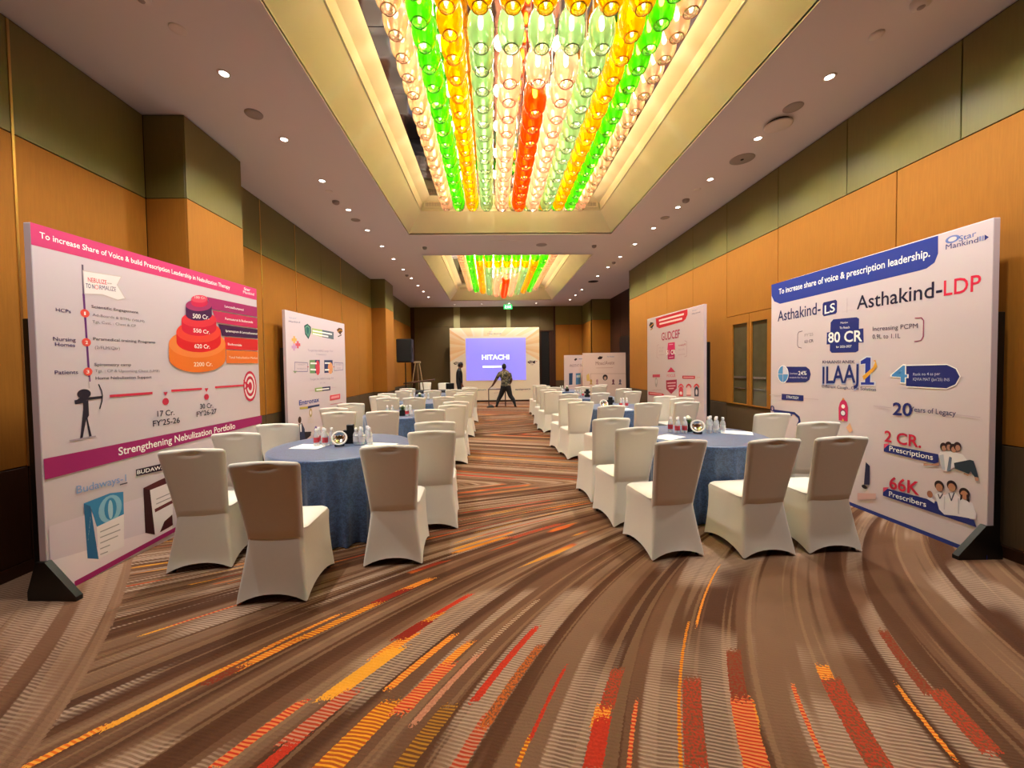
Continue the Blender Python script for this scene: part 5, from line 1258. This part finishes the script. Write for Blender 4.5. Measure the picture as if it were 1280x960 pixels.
# control table with monitor
t=empty('control_table',(-1.75,13.0,0)); obj('tabletop',bbox_bev(-.9,.9,-.35,.35,.715,.745,.004),M_WOOD,t)
for sx in (-.82,.82):
    for sy in (-.28,.28): obj('leg',tube([(sx,sy,0),(sx,sy,.715)],.014,8),M_LEG,t)
tag(t,'long control table under a black cloth before the stage','table')
rings=[]
for z,o_,wv in ((.75,0,0),(.742,.012,0),(.6,.014,.3),(.3,.02,.7),(.01,.03,1)):
    ring=[]
    for i in range(96):
        u=i/96*4; k=int(u); f=u-k; cs=[(-1,-1),(1,-1),(1,1),(-1,1)]; p,q=cs[k],cs[(k+1)%4]; x=(p[0]+(q[0]-p[0])*f); y=(p[1]+(q[1]-p[1])*f)
        w_=.018*wv*math.sin(i*1.3); ring.append((x*(.91+o_+w_),y*(.36+o_+w_),z))
    rings.append(ring)
tag(obj('black_tablecloth',loft(rings[::-1],cap0=False),mat('black cloth','181416',.8),None,True,loc=(-1.75,13.0,0)),'black cloth draped over the control table','tablecloth')
mo=empty('monitor',(-1.43,13.0,.7505)); obj('screen_back',bbox_bev(-.14,.14,-.01,.02,.03,.235,.006),M_BLACK,mo); obj('stand_neck',bxm(-.02,.02,-.0,.02,.01,.05),M_BLACK,mo); obj('stand_base',bbox_bev(-.1,.1,-.07,.09,0,.012,.003),M_BLACK,mo)
tag(mo,'small black monitor standing on the control table','monitor')
# stage side table
t=empty('side_table',(.17,14.75,0)); obj('tabletop',bbox_bev(-.35,.35,-.18,.2,.64,.665,.004),mat('brown table wood','5E3A28',.5),t)
for sx in (-.32,.32):
    for sy in (-.15,.17): obj('leg',bbox_bev(sx-.016,sx+.016,sy-.016,sy+.016,0,.64,.003),mat('dark table leg','3C1E14',.5),t)
tag(t,'small thin-legged brown table before the stage','table')
o=obj('open_notebook',bbox_bev(-.12,.12,-.08,.08,0,.02,.003),mat('pale notebook','D8D0C8',.6),loc=(.02,14.72,.6655)); tag(o,'pale flat notebook on the small table by the stage','notebook')
bm=bmesh.new(); bmesh.ops.create_uvsphere(bm,u_segments=20,v_segments=10,radius=1)
for v in bm.verts: v.co=Vector((v.co.x*.15,v.co.y*.09,max(0,v.co.z)*.09*(1-.3*abs(v.co.x))))
b=obj('cable_bag',bm,mat('black nylon','0E0E10',.6),loc=(-.08,14.34,0),smooth=True); obj('strap',tube([(-.08,0,.06),(-.03,0,.11),(.03,0,.11),(.08,0,.06)],.008,6),M_BLACK,b); tag(b,'small black bag on the carpet by the man\'s foot','bag')
# ------------------------------------------------------------------ people
M_SKIN=mat('brown skin','6E4632',.5); M_HAIR=mat('black hair','0C0908',.6); M_TROUS=mat('dark navy trousers','14161E',.7); M_SHOE=mat('dark shoes','0C0B0B',.4)
def shirt_mat():
    m=mat('patterned grey shirt','5A564A',.7); t=m.node_tree; b=t.nodes['Principled BSDF']; tc=N(t,'ShaderNodeTexCoord'); v=N(t,'ShaderNodeTexNoise',i={'Scale':14.0,'Detail':3.0}); t.links.new(tc.outputs['Object'],v.inputs['Vector'])
    r=N(t,'ShaderNodeMapRange'); r.inputs[1].default_value=.46; r.inputs[2].default_value=.56; t.links.new(v.outputs[0],r.inputs[0]); t.links.new(mixc(t,r.outputs[0],srgb('3A3834'),srgb('8A846E')),b.inputs['Base Color']); return m
M_SHIRT=shirt_mat(); M_DSHIRT=mat('black shirt','0E0F12',.7)
def person(name,J,E,shirt,mats_fn,label,loc,rz,head,gaze):
    names=list(J); idx={n:i for i,n in enumerate(names)}
    me=bpy.data.meshes.new('body'); me.from_pydata([J[n][:3] for n in names],[(idx[a],idx[b]) for a,b in E],[])
    o=bpy.data.objects.new('body',me); COL.objects.link(o); md=o.modifiers.new('s','SKIN'); md.use_smooth_shade=True; md.branch_smoothing=.3
    for i,n in enumerate(names):
        r=J[n][3]; r=r if isinstance(r,tuple) else (r,r); me.skin_vertices[0].data[i].radius=r; me.skin_vertices[0].data[i].use_root=(n=='pelvis')
    sb=o.modifiers.new('u','SUBSURF'); sb.levels=2; sb.render_levels=2
    dg=bpy.context.evaluated_depsgraph_get(); dg.update(); m2=bpy.data.meshes.new_from_object(o.evaluated_get(dg)); bpy.data.objects.remove(o)
    m2.materials.clear()
    for m_ in (M_SKIN,shirt,M_TROUS,M_SHOE): m2.materials.append(m_)
    for p in m2.polygons: p.material_index=mats_fn(p.center); p.use_smooth=True
    root=empty(name,loc,rz); bo=bpy.data.objects.new('body',m2); COL.objects.link(bo); bo.parent=root
    # head: skull, jaw, nose, ears, eyes, mouth
    hx,hy,hz=head; Mh=Matrix.Translation((hx,hy,hz))@Matrix.Rotation(gaze[0],4,'Z')@Matrix.Rotation(gaze[1],4,'X')
    bm=bmesh.new(); bmesh.ops.create_uvsphere(bm,u_segments=20,v_segments=16,radius=1)
    for v in bm.verts:
        x,y,z=v.co; k=1-.28*max(0,-z)
        v.co=Vector((x*.075*k,y*.095*(1-.12*max(0,-z))+(.008 if z<0 else 0),z*.115))
    bmesh.ops.create_cone(bm,segments=8,radius1=.016,radius2=.006,depth=.04,cap_ends=True,matrix=Matrix.Translation((0,.098,-.008))@Matrix.Rotation(R(20),4,'X'))
    for s_ in (-1,1): bmesh.ops.create_uvsphere(bm,u_segments=8,v_segments=6,radius=.022,matrix=Matrix.Translation((s_*.075,0,-.005))@Matrix.Diagonal((.4,.8,1.3,1)))
    bm.transform(Mh); hd=obj('head',bm,M_SKIN,root,True)
    bm=bmesh.new()
    for s_ in (-1,1): bmesh.ops.create_uvsphere(bm,u_segments=8,v_segments=6,radius=.011,matrix=Matrix.Translation((s_*.03,.083,.012)))
    bm.transform(Mh); obj('eyes',bm,mat('eye white','C8C0B8',.3),hd,True)
    bm=bmesh.new(); box(bm,-.022,.022,.08,.094,-.058,-.05); bm.transform(Mh); obj('mouth',bm,mat('lips','5A2A24',.5),hd)
    bm=bmesh.new(); bmesh.ops.create_uvsphere(bm,u_segments=20,v_segments=14,radius=1)
    rn=random.Random(5)
    for v in bm.verts:
        x,y,z=v.co; j=1+rn.uniform(-.03,.05); 
        if z<-.1 and y>-.2: z=-.1
        v.co=Vector((x*.083*j,(y*.1-.012)*j,z*.115*j+.018)) if not (y>.45 and z<.35) else Vector((x*.07,y*.085,max(z,.35)*.1+.02))
    bm.transform(Mh); obj('hair',bm,M_HAIR,hd,True)
    return tag(root,label,'person')
def hand(J,E,pre,w,d,side,up=Vector((0,0,1)),scale=1.0):
    d=Vector(d).normalized(); w=Vector(w); s=d.cross(up).normalized()*side; J[pre+'palm']=tuple(w+d*.055)+((.032,.016),); E.append((pre+'wrist',pre+'palm'))
    for k,l in enumerate((.075,.085,.08,.062)):
        b=w+d*.085+s*(k-1.5)*.02; J[pre+'f%da'%k]=tuple(b)+(.0095,); J[pre+'f%db'%k]=tuple(b+d*l*.55-up*.006)+(.0085,); J[pre+'f%dc'%k]=tuple(b+d*l*.95-up*.02)+(.0075,)
        E.extend([(pre+'palm',pre+'f%da'%k),(pre+'f%da'%k,pre+'f%db'%k),(pre+'f%db'%k,pre+'f%dc'%k)])
    b=w+d*.03-s*.035; J[pre+'ta']=tuple(b)+(.011,); J[pre+'tb']=tuple(b+d*.035-s*.02)+(.009,); E.extend([(pre+'palm',pre+'ta'),(pre+'ta',pre+'tb')])
# man in patterned shirt: back to camera (facing +y), legs apart, left arm on the table
def mk(Jl): return {k:v for k,v in Jl}
J={}; E=[]
J['pelvis']=(0,0,.76,(.19,.14)); J['waist']=(-.01,.01,.92,(.185,.135)); J['chest']=(-.03,.05,1.13,(.225,.15)); J['upper']=(-.045,.07,1.27,(.20,.115)); J['neck']=(-.05,.085,1.38,.065); J['skull']=(-.055,.1,1.46,.06)
E+= [('pelvis','waist'),('waist','chest'),('chest','upper'),('upper','neck'),('neck','skull')]
for s_,pre in ((-1,'l'),(1,'r')):
    kx=-.27 if s_<0 else .22; fx=-.34 if s_<0 else .33
    J[pre+'hip']=(s_*.10,0,.68,.13); J[pre+'knee']=((kx+s_*.0)*.75,.06 if s_<0 else -.02,.41,.09); J[pre+'calf']=(fx*.85,.04 if s_<0 else -.07,.27,.078); J[pre+'ank']=(fx,.0 if s_<0 else -.12,.09,.042); J[pre+'heel']=(fx,-.03 if s_<0 else -.15,.045,.04); J[pre+'toe']=(fx+s_*.05,.17 if s_<0 else .06,.035,(.045,.03))
    E+=[('pelvis',pre+'hip'),(pre+'hip',pre+'knee'),(pre+'knee',pre+'calf'),(pre+'calf',pre+'ank'),(pre+'ank',pre+'heel'),(pre+'heel',pre+'toe')]
J['lsho']=(-.22,.08,1.27,.085); J['lelb']=(-.36,.18,1.03,.06); J['lwrist']=(-.50,.27,.79,.036)
J['rsho']=(.135,.06,1.27,.085); J['relb']=(.21,.0,1.02,.06); J['rwrist']=(.16,.16,.84,.036)
E+=[('upper','lsho'),('lsho','lelb'),('lelb','lwrist'),('upper','rsho'),('rsho','relb'),('relb','rwrist')]
hand(J,E,'l',J['lwrist'][:3],(-.75,.25,-.55),1); hand(J,E,'r',J['rwrist'][:3],(-.4,.85,-.3),-1)
def mf(c):
    if c.z<.085: return 3
    if c.z<.80 and not (c.x<-.38 or (c.y>.17 and c.z>.7)): return 2
    if (c.x<-.36 and c.z<1.06) or (c.y>.17 and c.z<.93) : return 0
    if c.z>1.35: return 0
    if c.x>.17 and c.z<1.05: return 0
    return 1
person('person',J,E,M_SHIRT,mf,'man in a patterned shirt, back turned, leaning one hand on the small table','(0)' and (.50,14.40,.0),0,(-.055,.105,1.495),(R(10),R(-12)))
# man in black: in profile, facing right, looking down
J={}; E=[]
J['pelvis']=(0,0,.90,(.17,.15)); J['waist']=(0,.0,1.04,(.16,.15)); J['chest']=(0,.0,1.22,(.18,.16)); J['upper']=(0,-.01,1.37,(.18,.12)); J['neck']=(0,.01,1.47,.06); J['skull']=(0,.04,1.55,.05)
E+=[('pelvis','waist'),('waist','chest'),('chest','upper'),('upper','neck'),('neck','skull')]
for s_,pre in ((-1,'l'),(1,'r')):
    J[pre+'hip']=(s_*.09,0,.85,.12); J[pre+'knee']=(s_*.1,.02,.48,.08); J[pre+'ank']=(s_*.11,-.02,.09,.042); J[pre+'heel']=(s_*.11,-.05,.04,.04); J[pre+'toe']=(s_*.12,.15,.035,(.045,.03))
    J[pre+'sho']=(s_*.18,-.01,1.36,.08); J[pre+'elb']=(s_*.23,-.03,1.10,.06); J[pre+'wrist']=(s_*.2,.08,.87,.028)
    E+=[('pelvis',pre+'hip'),(pre+'hip',pre+'knee'),(pre+'knee',pre+'ank'),(pre+'ank',pre+'heel'),(pre+'heel',pre+'toe'),('upper',pre+'sho'),(pre+'sho',pre+'elb'),(pre+'elb',pre+'wrist')]
    hand(J,E,pre,J[pre+'wrist'][:3],(0,.25,-.95),s_,Vector((s_*-1,0,0)))
def mf2(c):
    if c.z<.085: return 3
    if c.z>1.47: return 0
    if abs(c.x)>.14 and c.z<.9 and c.y>.03: return 0
    if c.z<.90: return 2
    return 1
person('person',J,E,M_DSHIRT,mf2,'man in black standing in profile, looking down, left of the projection','' or (-1.30,15.2,0),R(-80),(0,.055,1.585),(0,R(-28)))
